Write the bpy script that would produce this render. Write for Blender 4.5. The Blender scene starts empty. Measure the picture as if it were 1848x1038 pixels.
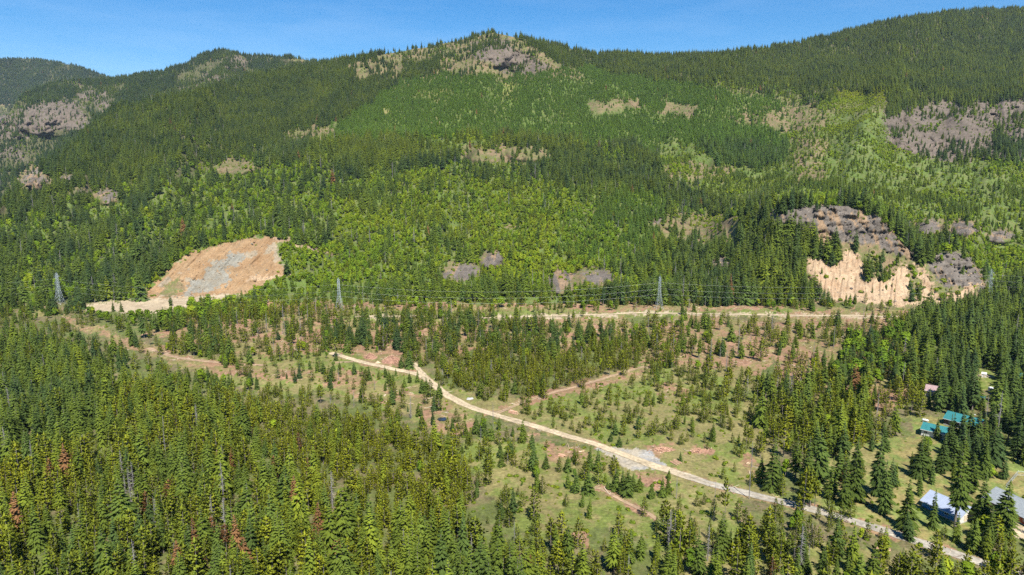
import bpy, math, random
import numpy as np
from mathutils import Vector, Matrix

R = math.radians
random.seed(7)
rng = np.random.default_rng(11)
SC = bpy.context.scene
COL = SC.collection

# ------------------------------------------------------------------ camera, sky, sun, exposure
CAM_H, PITCH, FPX = 115.0, R(10.0), 1232.0          # the drone hovers 115 m above the valley floor
cam_d = bpy.data.cameras.new('camera')
cam = bpy.data.objects.new('camera', cam_d); COL.objects.link(cam)
cam_d.sensor_width = 36.0
cam_d.lens = 36.0 * FPX / 1848.0
cam_d.clip_start, cam_d.clip_end = 1.0, 30000.0
cam.location = (0, 0, CAM_H)
cam.rotation_euler = (R(90) - PITCH, 0, 0)
SC.camera = cam

SUN_ELEV, SUN_AZ = R(57), R(164)                     # azimuth clockwise from +Y: behind the camera, a little to its right
w = bpy.data.worlds.new('World'); SC.world = w; w.use_nodes = True
nt = w.node_tree; nt.nodes.clear()
sky = nt.nodes.new('ShaderNodeTexSky'); sky.sky_type = 'NISHITA'; sky.sun_disc = False
sky.sun_elevation = SUN_ELEV; sky.sun_rotation = SUN_AZ
sky.altitude = 600; sky.air_density = 1.0; sky.dust_density = 0.05; sky.ozone_density = 5.0
tc = nt.nodes.new('ShaderNodeTexCoord')
mp = nt.nodes.new('ShaderNodeMapping'); mp.inputs['Scale'].default_value = (2.2, 2.2, 13); mp.inputs['Rotation'].default_value = (0, 0.10, 0.3)
cn = nt.nodes.new('ShaderNodeTexNoise'); cn.inputs['Scale'].default_value = 1.6; cn.inputs['Detail'].default_value = 7; cn.inputs['Roughness'].default_value = 0.62
cr = nt.nodes.new('ShaderNodeMapRange'); cr.inputs['From Min'].default_value = 0.42; cr.inputs['From Max'].default_value = 0.95
cr.inputs['To Max'].default_value = 0.16
hs = nt.nodes.new('ShaderNodeHueSaturation'); hs.inputs['Saturation'].default_value = 1.36
mx = nt.nodes.new('ShaderNodeMixRGB'); mx.inputs['Color2'].default_value = (7.0, 8.2, 9.4, 1)
bg = nt.nodes.new('ShaderNodeBackground'); bg.inputs['Strength'].default_value = 0.072
ow = nt.nodes.new('ShaderNodeOutputWorld')
L = nt.links.new
L(tc.outputs['Generated'], mp.inputs['Vector']); L(mp.outputs['Vector'], cn.inputs['Vector']); L(cn.outputs['Fac'], cr.inputs['Value'])
L(sky.outputs['Color'], hs.inputs['Color']); L(hs.outputs['Color'], mx.inputs['Color1']); L(cr.outputs['Result'], mx.inputs['Fac'])
L(mx.outputs['Color'], bg.inputs['Color']); L(bg.outputs['Background'], ow.inputs['Surface'])

sun_d = bpy.data.lights.new('sun', 'SUN'); sun_d.energy = 5.0; sun_d.angle = R(0.53); sun_d.color = (1.0, 0.955, 0.88)
sun = bpy.data.objects.new('sun', sun_d); COL.objects.link(sun)
to_sun = Vector((math.sin(SUN_AZ) * math.cos(SUN_ELEV), math.cos(SUN_AZ) * math.cos(SUN_ELEV), math.sin(SUN_ELEV)))
sun.rotation_euler = to_sun.to_track_quat('Z', 'Y').to_euler()
sun.location = (0, 0, 900)

vs = SC.view_settings
vs.view_transform = 'Standard'; vs.look = 'None'; vs.exposure = 1.0; vs.gamma = 1.0; vs.use_curve_mapping = False
SC.cycles.max_bounces = 6; SC.cycles.diffuse_bounces = 3; SC.cycles.transmission_bounces = 3; SC.cycles.transparent_max_bounces = 4
SC.cycles.volume_bounces = 0
SC.cycles.use_denoising = False

# ------------------------------------------------------------------ helpers
def tag(o, label, cat, group=None, kind=None):
    o['label'] = label; o['category'] = cat
    if group: o['group'] = group
    if kind: o['kind'] = kind
    return o

def hash01(ix, iy, iz, seed):
    h = (ix.astype(np.int64) * 374761393 + iy.astype(np.int64) * 668265263 + iz * 1440662683 + seed * 2246822519) & 0xffffffff
    h = ((h ^ (h >> 13)) * 1274126177) & 0xffffffff
    h = ((h ^ (h >> 16)) * 2654435761) & 0xffffffff
    return ((h ^ (h >> 15)) & 0xffffff) / float(0xffffff)

def vnoise(x, y, seed=0):
    ix, iy = np.floor(x), np.floor(y)
    fx, fy = x - ix, y - iy
    fx = fx * fx * (3 - 2 * fx); fy = fy * fy * (3 - 2 * fy)
    a = hash01(ix, iy, 0, seed); b = hash01(ix + 1, iy, 0, seed); c = hash01(ix, iy + 1, 0, seed); d = hash01(ix + 1, iy + 1, 0, seed)
    return (a * (1 - fx) + b * fx) * (1 - fy) + (c * (1 - fx) + d * fx) * fy

def fbm(x, y, scale, octaves=4, seed=0, gain=0.5):
    """about 0..1, mean 0.5"""
    x = np.asarray(x, float) / scale; y = np.asarray(y, float) / scale
    t = 0; amp = 1.0; s = 0.0
    for k in range(octaves):
        t = t + amp * vnoise(x * 2 ** k + 17.3 * k, y * 2 ** k - 9.1 * k, seed + k); s += amp; amp *= gain
    return t / s

def sstep(a, b, x):
    t = np.clip((x - a) / (b - a), 0, 1)
    return t * t * (3 - 2 * t)

def mesh_arrays(name, verts, quads=None, tris=None, mats=None, mat_idx=None, smooth=False):
    """quads (n,4) and/or tris (n,3) index arrays to one mesh"""
    me = bpy.data.meshes.new(name)
    verts = np.asarray(verts, np.float32)
    me.vertices.add(len(verts)); me.vertices.foreach_set('co', verts.ravel())
    loops, starts, tot = [], [], 0
    for f, k in ((quads, 4), (tris, 3)):
        if f is not None and len(f):
            f = np.asarray(f, np.int32)
            loops.append(f.ravel()); starts.append(tot + np.arange(len(f), dtype=np.int32) * k); tot += f.size
    if loops:
        loops = np.concatenate(loops); starts = np.concatenate(starts)
        me.loops.add(len(loops)); me.loops.foreach_set('vertex_index', loops)
        me.polygons.add(len(starts)); me.polygons.foreach_set('loop_start', starts)
        if mat_idx is not None: me.polygons.foreach_set('material_index', np.asarray(mat_idx, np.int32))
        me.polygons.foreach_set('use_smooth', np.full(len(starts), smooth, bool))
    for m in mats or (): me.materials.append(m)
    me.update(calc_edges=True); me.validate()
    return me

def link(name, me, parent=None, loc=None):
    o = bpy.data.objects.new(name, me); COL.objects.link(o)
    if parent is not None: o.parent = parent
    if loc is not None: o.location = loc
    return o

def empty(name, loc, rz=0.0):
    o = bpy.data.objects.new(name, None); COL.objects.link(o); o.empty_display_size = 0.5
    o.location = loc; o.rotation_euler = (0, 0, rz)
    return o

class MB:
    """collects polygons; build() links them as one mesh object"""
    def __init__(self): self.v = []; self.f = []
    def poly(self, pts):
        n = len(self.v); self.v += [tuple(p) for p in pts]; self.f.append(tuple(range(n, n + len(pts))))
    def box(self, x0, x1, y0, y1, z0, z1):
        n = len(self.v)
        self.v += [(x0, y0, z0), (x1, y0, z0), (x1, y1, z0), (x0, y1, z0), (x0, y0, z1), (x1, y0, z1), (x1, y1, z1), (x0, y1, z1)]
        self.f += [tuple(n + i for i in q) for q in ((0, 3, 2, 1), (4, 5, 6, 7), (0, 1, 5, 4), (1, 2, 6, 5), (2, 3, 7, 6), (3, 0, 4, 7))]
    def bar(self, a, b, r0, r1=None, n=4, caps=True):
        a, b = Vector(a), Vector(b); r1 = r0 if r1 is None else r1
        d = (b - a).normalized(); u = d.orthogonal().normalized(); w_ = d.cross(u); k = len(self.v)
        for p, r in ((a, r0), (b, r1)):
            for i in range(n):
                t = 2 * math.pi * (i + .5) / n
                self.v.append(tuple(p + u * (r * math.cos(t)) + w_ * (r * math.sin(t))))
        self.f += [(k + i, k + (i + 1) % n, k + n + (i + 1) % n, k + n + i) for i in range(n)]
        if caps: self.f += [tuple(k + i for i in reversed(range(n))), tuple(k + n + i for i in range(n))]
    def prism(self, prof, x0, x1):
        """profile of (y, z) points extruded along x"""
        n = len(prof); k = len(self.v)
        self.v += [(x0, y, z) for y, z in prof] + [(x1, y, z) for y, z in prof]
        self.f += [(k + i, k + (i + 1) % n, k + n + (i + 1) % n, k + n + i) for i in range(n)]
        self.f += [tuple(k + i for i in reversed(range(n))), tuple(k + n + i for i in range(n))]
    def mesh(self, name, mats=()):
        me = bpy.data.meshes.new(name); me.from_pydata(self.v, [], self.f)
        for m in mats: me.materials.append(m)
        me.update(); return me
    def build(self, name, mat, parent=None, smooth=False):
        me = self.mesh(name, [mat])
        if smooth: me.polygons.foreach_set('use_smooth', [True] * len(me.polygons))
        return link(name, me, parent)

def img(P):
    """photograph pixel of world points (used to look up the land-use map the place is laid out from)"""
    P = np.asarray(P, float)
    x, y, z = P[..., 0], P[..., 1], P[..., 2] - CAM_H
    c, s = math.cos(PITCH), math.sin(PITCH)
    fw = y * c - z * s; up = y * s + z * c
    return 924 + FPX * x / fw, 519 - FPX * up / fw

def ray(u, v):
    u = np.asarray(u, float); v = np.asarray(v, float)
    c, s = math.cos(PITCH), math.sin(PITCH)
    up = (519 - v) / FPX
    return (u - 924) / FPX, c + up * s, -s + up * c

# ------------------------------------------------------------------ terrain form
def zfloor(x, y):
    return (fbm(x, y, 90, 3, 3) - 0.5) * 4.0 + (fbm(x, y, 22, 2, 9) - 0.5) * 0.7

MAIN_D = np.array([(556, 553), (545, 573), (530, 604), (515, 636), (500, 666), (480, 708), (440, 792), (400, 882), (350, 1012), (300, 1162),
                   (250, 1332), (200, 1532), (150, 1782), (100, 2082), (53, 2402), (0, 2802), (-60, 3400)], float)[::-1]
SKYLINE = np.array([(-4000, 560), (-1500, 545), (-700, 520), (-350, 480), (-150, 432), (-60, 405), (0, 376), (60, 320), (130, 270), (170, 227), (215, 194),
                    (330, 176), (450, 141), (580, 119), (640, 106), (700, 98), (770, 85), (830, 72), (870, 62), (890, 59), (915, 65), (950, 71), (1000, 83),
                    (1075, 99), (1180, 101), (1290, 102), (1400, 84), (1500, 66), (1600, 41), (1700, 26), (1800, 18), (1848, 18), (2200, 0),
                    (2900, -20), (6000, 60)], float)
RIDGE_MID = np.array([(300, 365), (380, 330), (450, 295), (560, 268), (650, 250), (800, 250), (1000, 256), (1100, 274), (1250, 305), (1400, 350)], float)
CLIFF_TOP = np.array([(1180, 470), (1250, 430), (1320, 398), (1385, 383), (1450, 377), (1530, 373), (1570, 387), (1600, 407), (1640, 452), (1662, 478), (1690, 464), (1715, 457), (1745, 466),
                      (1775, 505), (1805, 535)], float)
QUARRY_TOP = np.array([(235, 540), (258, 530), (300, 492), (340, 458), (400, 441), (470, 426), (500, 432), (545, 446), (600, 458), (640, 490)], float)
FRONT_CLIFF = np.array([(556, 553), (540, 577), (500, 604), (470, 624), (430, 641), (400, 650), (373, 664), (350, 680)], float)[::-1]
FRONT_QUARRY = np.array([(556, 553), (546, 572), (536, 600), (500, 625), (460, 655), (430, 680), (400, 700)], float)[::-1]
# rocky knobs on the slopes: centre, radii, how far they stand out
KNOBS = [(885, 468, 24, 20, 26), (1015, 510, 28, 24, 24), (1070, 500, 40, 20, 12), (62, 325, 34, 24, 34), (192, 352, 26, 18, 28), (118, 318, 16, 10, 18), (150, 342, 20, 10, 16),
         (955, 275, 44, 18, 26), (870, 280, 40, 14, 16), (425, 300, 40, 16, 26), (1300, 470, 20, 16, 12), (1680, 408, 28, 18, 26),
         (1735, 410, 34, 18, 26), (1805, 425, 28, 16, 20), (1660, 250, 60, 24, 28), (1640, 218, 60, 14, 18), (1740, 230, 60, 26, 24), (830, 490, 40, 24, 10), (1200, 400, 30, 14, 12),
         (650, 115, 30, 16, 26), (905, 100, 50, 22, 40), (1240, 405, 44, 16, 14)]

def D_main(u, v):
    """distance along the view axis of the valley floor and the mountain"""
    u = np.asarray(u, float); v = np.asarray(v, float)
    dx, dy, dz = ray(u, v)
    # valley floor
    dzf = np.minimum(dz, -0.02)
    sfl = -CAM_H / dzf
    for _ in range(3):
        sfl = (zfloor(dx * sfl, dy * sfl) - CAM_H) / dzf
    dfl = sfl * dy
    base = np.interp(v, MAIN_D[:, 0], MAIN_D[:, 1])
    # older trees stand on a bench; the slope above starts behind it
    rm = np.interp(u, RIDGE_MID[:, 0], RIDGE_MID[:, 1]) + (fbm(u, u * 0, 60, 3, 5) - .5) * 20
    wgt = sstep(320, 480, u) * (1 - sstep(1150, 1400, u))
    base = base + wgt * 110 * (1 - sstep(-14, 4, v - rm)) * (0.35 + 0.65 * sstep(60, 230, v))
    # the high wooded ridge lies behind the rocky peak
    edge = np.interp(v, [40, 60, 100, 135, 170], [925, 935, 990, 1050, 1120])
    base = base + 240 * sstep(0, 45, u - edge) * (1 - sstep(95, 170, v))
    # gullies and spurs
    g = fbm(u + v * 0.6, v * 0.25, 190, 4, 21) - 0.5
    base = base * (1 + 0.26 * g * sstep(545, 420, v))
    g2 = fbm(u, v * 0.8, 46, 3, 31) - 0.5
    base = base * (1 + 0.055 * g2 * sstep(545, 480, v))
    g3 = fbm(u + (v - 300) * .35 + 30 * (fbm(u, v, 90, 2, 35) - .5), v * .06, 62, 3, 33) - 0.5
    base = base * (1 + 0.13 * g3 * sstep(530, 440, v) * sstep(20, 110, v))
    d = base + (dfl - base) * sstep(538, 558, v)
    # cliff knoll on the right, quarry knoll on the left
    for top, front, u0, u1, u2, u3 in ((CLIFF_TOP, FRONT_CLIFF, 1200, 1430, 1760, 1815), (QUARRY_TOP, FRONT_QUARRY, 236, 262, 520, 640)):
        t = np.interp(u, top[:, 0], top[:, 1]) + (fbm(u, u * 0 + 3, 24, 3, 41) - .5) * 9
        fr = np.interp(v, front[:, 0], front[:, 1])
        m = sstep(u0, u1, u) * (1 - sstep(u2, u3, u)) * sstep(-26, 0, v - t) * (1 - sstep(545, 557, v))
        d = d * (1 - m) + np.minimum(fr, d) * m
    # benches of the quarry face
    qm = sstep(262, 320, u) * (1 - sstep(470, 520, u)) * sstep(432, 450, v) * (1 - sstep(520, 540, v))
    ph = (v + .10 * (u - 380) + 9 * (fbm(u, v, 40, 3, 43) - .5)) / 21.0
    d = d + qm * 3.5 * ((ph - np.floor(ph)) - .5)
    for cu, cv, ru, rv, dep in KNOBS:
        r2 = ((u - cu) / ru) ** 2 + ((v - cv) / rv) ** 2
        d = d - dep * np.sqrt(np.clip(1 - r2, 0, 1))
    return d

HILL_A_SKY = np.array([(-1500, 330), (-400, 290), (0, 225), (45, 166), (110, 149), (230, 141), (300, 129), (330, 118), (360, 101), (385, 93), (405, 91), (440, 99), (480, 103), (520, 102),
                       (550, 108), (580, 112), (620, 132), (760, 170), (900, 220)], float)
HILL_A_D = np.array([(420, 1600), (380, 1700), (300, 2000), (200, 2480), (150, 2850), (84, 3350), (0, 4200)], float)[::-1]
HILL_B_SKY = np.array([(-1500, 60), (-400, 80), (-100, 97), (0, 107), (60, 106), (130, 118), (190, 137), (240, 158), (330, 200), (500, 260)], float)
HILL_B_D = np.array([(300, 3600), (200, 4300), (100, 5000), (0, 5800)], float)[::-1]
KNOBS_A = [(95, 212, 75, 36, 80), (20, 228, 34, 26, 50), (195, 185, 30, 24, 40), (242, 158, 11, 20, 70), (395, 140, 26, 14, 70), (362, 150, 12, 10, 40), (415, 112, 30, 16, 60), (530, 105, 40, 9, 60), (335, 160, 16, 8, 40),
           (20, 285, 40, 22, 50), (30, 160, 30, 10, 60), (160, 230, 14, 14, 60)]
def D_hill_a(u, v):
    d = np.interp(v, HILL_A_D[:, 0], HILL_A_D[:, 1]) + 0 * u
    d = d * (1 + 0.20 * (fbm(u + .5 * v, v * .5, 120, 4, 51) - .5))
    for cu, cv, ru, rv, dep in KNOBS_A:
        r2 = ((u - cu) / ru) ** 2 + ((v - cv) / rv) ** 2
        d = d - dep * np.sqrt(np.clip(1 - r2, 0, 1))
    return d
def D_hill_b(u, v):
    return (np.interp(v, HILL_B_D[:, 0], HILL_B_D[:, 1]) + 0 * u) * (1 + 0.14 * (fbm(u + .5 * v, v * .5, 140, 4, 61) - .5))

def point(u, v, D):
    dx, dy, dz = ray(u, v)
    s = D / dy
    return np.stack([dx * s, D + 0 * dx, CAM_H + dz * s], -1)

def on_floor(u, v, up=0.0):
    """world point of the valley floor or slope seen at a place of the photograph"""
    p = point(np.array([u], float), np.array([v], float), D_main(np.array([u], float), np.array([v], float)))[0]
    return Vector((p[0], p[1], p[2] + up))
# ------------------------------------------------------------------ land-use map: what grows and lies where
MW, MH = 924, 580
GU, GV = np.meshgrid(np.arange(MW) * 2 + 1.0, np.arange(MH) * 2 + 1.0)
_wu = GU + (fbm(GU, GV, 26, 3, 71) - .5) * 34 + (fbm(GU, GV, 7, 2, 72) - .5) * 10
_wv = GV + (fbm(GU, GV, 26, 3, 73) - .5) * 24 + (fbm(GU, GV, 7, 2, 74) - .5) * 8
_su = GU + (fbm(GU, GV, 9, 2, 75) - .5) * 7; _sv = GV + (fbm(GU, GV, 9, 2, 76) - .5) * 5

def inside(poly, warp=2):
    U, V = ((GU, GV), (_su, _sv), (_wu, _wv))[warp]
    p = np.array(poly, float)
    m = np.zeros(U.shape, bool)
    r0, r1 = int(max(0, (p[:, 1].min() - 30) // 2)), int(min(MH, (p[:, 1].max() + 30) // 2 + 1))
    c0, c1 = int(max(0, (p[:, 0].min() - 30) // 2)), int(min(MW, (p[:, 0].max() + 30) // 2 + 1))
    u, v = U[r0:r1, c0:c1], V[r0:r1, c0:c1]; mm = np.zeros(u.shape, bool)
    for (x0, y0), (x1, y1) in zip(p, np.roll(p, -1, 0)):
        if y0 == y1: continue
        mm ^= ((y0 > v) != (y1 > v)) & (u < (x1 - x0) * (v - y0) / (y1 - y0) + x0)
    m[r0:r1, c0:c1] = mm
    return m

def look(a, u, v):
    i = np.clip(np.asarray(v) / 2, 0, MH - 1).astype(int); j = np.clip(np.asarray(u) / 2, 0, MW - 1).astype(int)
    return a[i, j]

def strip(pts, w0, w1=None):
    """polygon round a polyline, w0..w1 half widths in pixels"""
    p = np.array(pts, float); w1 = w0 if w1 is None else w1
    t = np.gradient(p, axis=0); t /= np.linalg.norm(t, axis=1, keepdims=True) + 1e-9
    n = np.stack([-t[:, 1], t[:, 0]], 1); ww = np.linspace(w0, w1, len(p))[:, None]
    return np.concatenate([p + n * ww, (p - n * ww)[::-1]])

CH = ('fir', 'pine', 'leaf', 'bush', 'snag', 'hf', 'hp', 'hl', 'tone', 'val', 'grn')
VEG = {k: np.zeros((MH, MW), np.float32) for k in CH}
def veg(poly, warp=2, **kw):
    m = np.ones((MH, MW), bool) if poly is None else inside(poly, warp)
    for k, x in kw.items(): VEG[k][m] = x

# densities are plants per square metre; heights in metres; tone 0 blue-green .. 1 yellow-green
veg(None, fir=.018, pine=0, leaf=.007, bush=.010, snag=.0004, hf=19, hp=9, hl=7, tone=.42, val=1.0, grn=0)
veg([(-20, 556), (1860, 556), (1860, 1170), (-20, 1170)], 0, fir=.0034, pine=.0160, leaf=.0006, bush=.035, snag=.0004, hf=8, hp=7.5, hl=5, tone=.56)
# far hills on the left
veg([(-20, 60), (660, 60), (620, 130), (330, 178), (215, 196), (170, 230), (60, 322), (-20, 385)], fir=.0240, leaf=.002, bush=.0030, hf=18, tone=.10)
veg([(-20, 190), (60, 185), (150, 178), (170, 215), (120, 250), (60, 290), (-20, 310)], fir=.0034, leaf=.002, bush=.006, hf=14, tone=.15)
veg([(320, 130), (420, 95), (470, 130), (430, 160), (320, 172)], fir=.0085, leaf=.001, bush=.004, hf=16, tone=.3)
veg([(500, 96), (585, 100), (585, 114), (520, 114)], fir=.004, hf=15, tone=.3)
veg([(130, 150), (220, 150), (210, 190), (180, 200), (140, 180)], fir=.0075, hf=15, tone=.3)
# left slope of the mountain: closed fir forest
veg([(660, 90), (440, 135), (330, 165), (200, 200), (140, 262), (60, 315), (-20, 370), (-20, 400), (160, 370), (300, 300), (420, 285), (560, 255), (620, 205), (700, 180), (760, 130), (700, 95)], fir=.027, leaf=.0022, bush=.003, hf=19, tone=.34, val=.95)
veg([(-20, 395), (160, 372), (300, 330), (520, 262), (700, 262), (640, 330), (520, 400), (420, 425), (330, 455), (250, 530), (-20, 540)], fir=.0180, leaf=.0095, bush=.012, hf=19, hl=7, tone=.44)
# wooded high ridge on the right
veg([(925, 55), (1000, 70), (1075, 82), (1290, 88), (1600, 25), (1860, 0), (1860, 190), (1760, 178), (1610, 192), (1500, 182), (1380, 150), (1200, 150), (1090, 118), (1040, 118), (985, 92)], fir=.028, leaf=.0012, bush=.001, hf=18, tone=.42, val=.95)
# rocky peak
veg([(690, 92), (780, 76), (890, 50), (930, 62), (985, 92), (1045, 128), (1045, 140), (930, 145), (800, 135), (740, 150), (690, 140)], fir=.0062, leaf=.0010, bush=.004, hf=15, tone=.34)
veg([(690, 95), (790, 76), (830, 68), (840, 100), (790, 118), (730, 150), (680, 150)], fir=.015, tone=.34, hf=16)
# young plantation high on the slope
veg([(600, 225), (650, 190), (720, 150), (790, 130), (900, 140), (1050, 118), (1180, 142), (1300, 160), (1440, 182), (1480, 200), (1450, 235), (1390, 270), (1320, 262), (1250, 300), (1150, 262), (1000, 246), (800, 240), (680, 246), (600, 256)], fir=.058, leaf=.0050, bush=.006, snag=.0002, hf=10, hl=5, tone=.5, val=1.1, grn=.75)
# central slope: firs in bright broadleaf scrub
veg([(420, 330), (560, 262), (700, 252), (1000, 252), (1100, 272), (1180, 300), (1150, 360), (1040, 430), (900, 400), (700, 380), (560, 400), (480, 415)], fir=.0145, leaf=.018, bush=.030, hf=20, hl=6, tone=.42)
veg([(640, 330), (760, 300), (900, 330), (1100, 330), (1220, 380), (1220, 520), (1000, 545), (700, 545), (560, 480), (620, 400)], fir=.0075, pine=.003, leaf=.024, bush=.060, hf=17, hl=6, tone=.66, grn=.15)
veg([(1020, 385), (1130, 340), (1200, 350), (1190, 450), (1090, 470), (1000, 440)], fir=.020, leaf=.016, hf=12, tone=.55, grn=.5)
veg([(560, 255), (650, 238), (900, 238), (1060, 255), (1060, 275), (800, 285), (640, 290), (540, 300)], fir=.022, leaf=.006, hf=19, tone=.54)
# right: green scrub with small firs
veg([(1180, 260), (1300, 250), (1400, 265), (1440, 215), (1520, 175), (1600, 180), (1610, 230), (1650, 275), (1740, 290), (1860, 280), (1860, 500), (1790, 505), (1740, 440), (1640, 395), (1560, 360), (1420, 362), (1300, 340), (1200, 310)], fir=.0026, leaf=.026, bush=.060, snag=.0004, hf=11, hl=5, tone=.74, val=1.05, grn=.3)
veg([(1510, 162), (1600, 160), (1606, 215), (1560, 240), (1500, 232)], fir=.0006, leaf=.010, bush=.110, hl=3.5, tone=.95)
veg([(1255, 262), (1320, 205), (1400, 215), (1420, 280), (1370, 300), (1290, 290)], fir=.020, leaf=.010, bush=.02, hf=18, tone=.34)
veg([(1190, 312), (1300, 345), (1420, 362), (1370, 395), (1420, 430), (1460, 480), (1440, 545), (1220, 545), (1215, 380)], fir=.0165, leaf=.013, bush=.014, hf=18, hl=6, snag=.001, tone=.46)
veg([(1200, 320), (1320, 338), (1500, 350), (1580, 380), (1690, 440), (1800, 350), (1860, 330), (1860, 350), (1760, 370), (1640, 345), (1480, 320), (1340, 312)], fir=.020, leaf=.010, bush=.02, hf=10, tone=.62, grn=.2)
# bare rock on the right slope
veg([(1600, 205), (1680, 185), (1760, 182), (1860, 178), (1860, 278), (1740, 288), (1680, 282), (1620, 268)], fir=.0030, leaf=.0012, bush=.004, hf=15, tone=.34)
veg([(1785, 235), (1860, 215), (1860, 295), (1800, 300)], fir=.016, hf=18, tone=.30)
veg([(1425, 185), (1470, 190), (1500, 225), (1470, 245), (1380, 225)], fir=.008, bush=.008, hf=16, tone=.4)
veg([(1060, 185), (1150, 175), (1160, 195), (1070, 202)], fir=.004, leaf=.002, bush=.006, hf=8)
veg([(1195, 185), (1265, 185), (1250, 215), (1190, 205)], fir=.003, leaf=.002, bush=.006, hf=8)
veg([(750, 165), (810, 160), (806, 182), (752, 182)], fir=.010, bush=.012, hf=9, tone=.7)
veg([(915, 150), (935, 148), (930, 178), (908, 178)], fir=.012, bush=.012, leaf=.01, tone=.8)
veg([(690, 195), (705, 192), (712, 212), (692, 212)], fir=.01, leaf=.02, tone=.8)
# rock outcrops in the wood
for cu, cv, ru, rv, dep in KNOBS:
    veg([(cu + ru * math.cos(a) * 1.0, cv + rv * math.sin(a) * 1.0) for a in np.linspace(0, 6.28, 14)[:-1]], 1, fir=.003, pine=0, leaf=.002, bush=.004, hf=12)
veg([(850, 262), (960, 255), (1000, 270), (990, 292), (900, 300), (845, 292)], fir=.011, leaf=.004, hf=16)
veg([(620, 98), (700, 96), (700, 130), (640, 140)], fir=.014, hf=16, tone=.3)
veg([(560, 220), (620, 222), (600, 250), (490, 252), (500, 235)], fir=.014, leaf=.005, bush=.006, hf=15)
veg([(1180, 385), (1290, 380), (1345, 395), (1330, 440), (1230, 440), (1190, 420)], fir=.010, leaf=.006, bush=.02, hf=15)
# cliff and scree
veg([(1385, 380), (1450, 372), (1530, 368), (1570, 382), (1610, 408), (1650, 455), (1662, 478), (1640, 480), (1560, 472), (1520, 440), (1470, 420), (1400, 418)], 1, fir=.0028, pine=0, leaf=.001, bush=.004, snag=.0005, hf=10, tone=.4)
veg([(1385, 420), (1470, 420), (1520, 445), (1530, 468), (1500, 470), (1440, 470), (1400, 460)], 1, fir=.022, leaf=.008, hf=20, tone=.38)
veg([(1560, 452), (1650, 468), (1660, 540), (1640, 545), (1560, 490)], 1, fir=.010, leaf=.020, bush=.07, hf=12, hl=4, tone=.45)
veg([(1664, 478), (1690, 460), (1715, 454), (1748, 462), (1780, 505), (1750, 522), (1700, 525), (1680, 500)], 1, fir=.004, leaf=.002, bush=.006, hf=10)
SCREE = [[(1452, 470), (1470, 462), (1492, 470), (1500, 480), (1520, 468), (1532, 450), (1540, 456), (1552, 462), (1560, 480), (1562, 498), (1600, 505), (1616, 490), (1628, 480), (1640, 484), (1636, 545), (1552, 548), (1510, 545), (1480, 520), (1455, 494)],
         [(1652, 468), (1662, 478), (1690, 520), (1690, 545), (1666, 545), (1662, 510)], [(1700, 528), (1740, 525), (1752, 514), (1780, 512), (1740, 540), (1700, 548)], [(1636, 540), (1700, 540), (1700, 552), (1600, 552)]]
for s_ in SCREE: veg(s_, 1, fir=.0016, pine=0, leaf=.003, bush=.012, snag=0, hf=7, hl=3, tone=.55)
veg(strip([(1440, 500), (1480, 498), (1520, 500), (1565, 504), (1600, 506)], 3.0), 0, leaf=.03, bush=.16, fir=.003, hl=3)
veg([(1440, 536), (1560, 532), (1660, 536), (1660, 550), (1440, 550)], 1, fir=.008, pine=.006, leaf=.006, bush=.03, hf=11, hp=8, hl=4, snag=.002)
veg([(1345, 395), (1400, 400), (1470, 420), (1450, 470), (1452, 530), (1380, 540), (1330, 470)], 1, fir=.026, leaf=.010, hf=20, tone=.40)
# quarry
QUARRY = [(236, 546), (258, 530), (300, 492), (340, 457), (400, 440), (470, 424), (500, 432), (506, 470), (520, 495), (486, 506), (440, 532), (400, 536), (350, 550), (250, 552)]
veg([(240, 530), (300, 475), (350, 440), (470, 408), (520, 428), (480, 428), (400, 440), (330, 462), (290, 500), (262, 530)], 1, fir=.002, leaf=.03, bush=.05, hl=4.5, tone=.62)
veg([(500, 440), (600, 455), (680, 440), (700, 540), (560, 545), (440, 545), (490, 505), (520, 495)], fir=.007, leaf=.030, bush=.03, hf=11, hl=6, tone=.60, grn=.3)
veg(QUARRY, 1, fir=.0003, pine=0, leaf=.0006, bush=.0015, snag=0, hf=7, hl=3)
veg([(508, 432), (545, 446), (560, 500), (500, 512), (522, 490), (508, 462)], 0, fir=.008, leaf=.06, bush=.14, hf=9, hl=4.5, tone=.6)
veg([(150, 545), (250, 538), (420, 532), (360, 556), (250, 566), (160, 558)], 1, fir=.0006, pine=0, leaf=.0006, bush=.001, snag=0, hf=10)
# valley floor
veg([(-20, 530), (140, 535), (140, 580), (-20, 560)], 1, fir=.008, leaf=.004, hf=14)
veg([(-20, 515), (250, 520), (250, 540), (-20, 545)], 1, fir=.020, leaf=.010, hf=17, tone=.5)
veg([(150, 560), (360, 545), (480, 540), (480, 580), (340, 600), (220, 600)], 1, fir=.010, pine=.006, leaf=.024, bush=.02, hf=12, hl=8.5, tone=.52)
veg([(330, 570), (480, 545), (740, 560), (980, 575), (1160, 590), (1160, 640), (1000, 650), (740, 650), (610, 645), (420, 655), (260, 640), (170, 595)], 1, fir=.0100, pine=.0130, leaf=.0016, bush=.014, snag=.0006, hf=13, hp=10, tone=.52)
veg([(480, 535), (1100, 540), (1640, 545), (1640, 560), (1100, 566), (700, 572), (480, 560)], 1, fir=.002, pine=.012, leaf=.004, bush=.012, snag=.0006, hf=11, hp=8, tone=.68)
veg([(1100, 548), (1700, 548), (1700, 576), (1300, 582), (1100, 578)], 0, fir=.0008, pine=.0030, leaf=.0005, bush=.002, snag=.0006, hf=11, hp=8)
veg([(740, 650), (860, 632), (1000, 640), (1120, 600), (1170, 620), (1150, 660), (1100, 680), (1020, 704), (940, 722), (850, 708), (800, 690), (750, 662)], 1, fir=.007, pine=.050, leaf=.001, bush=.01, hf=9.5, hp=7.5, tone=.70)
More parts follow.
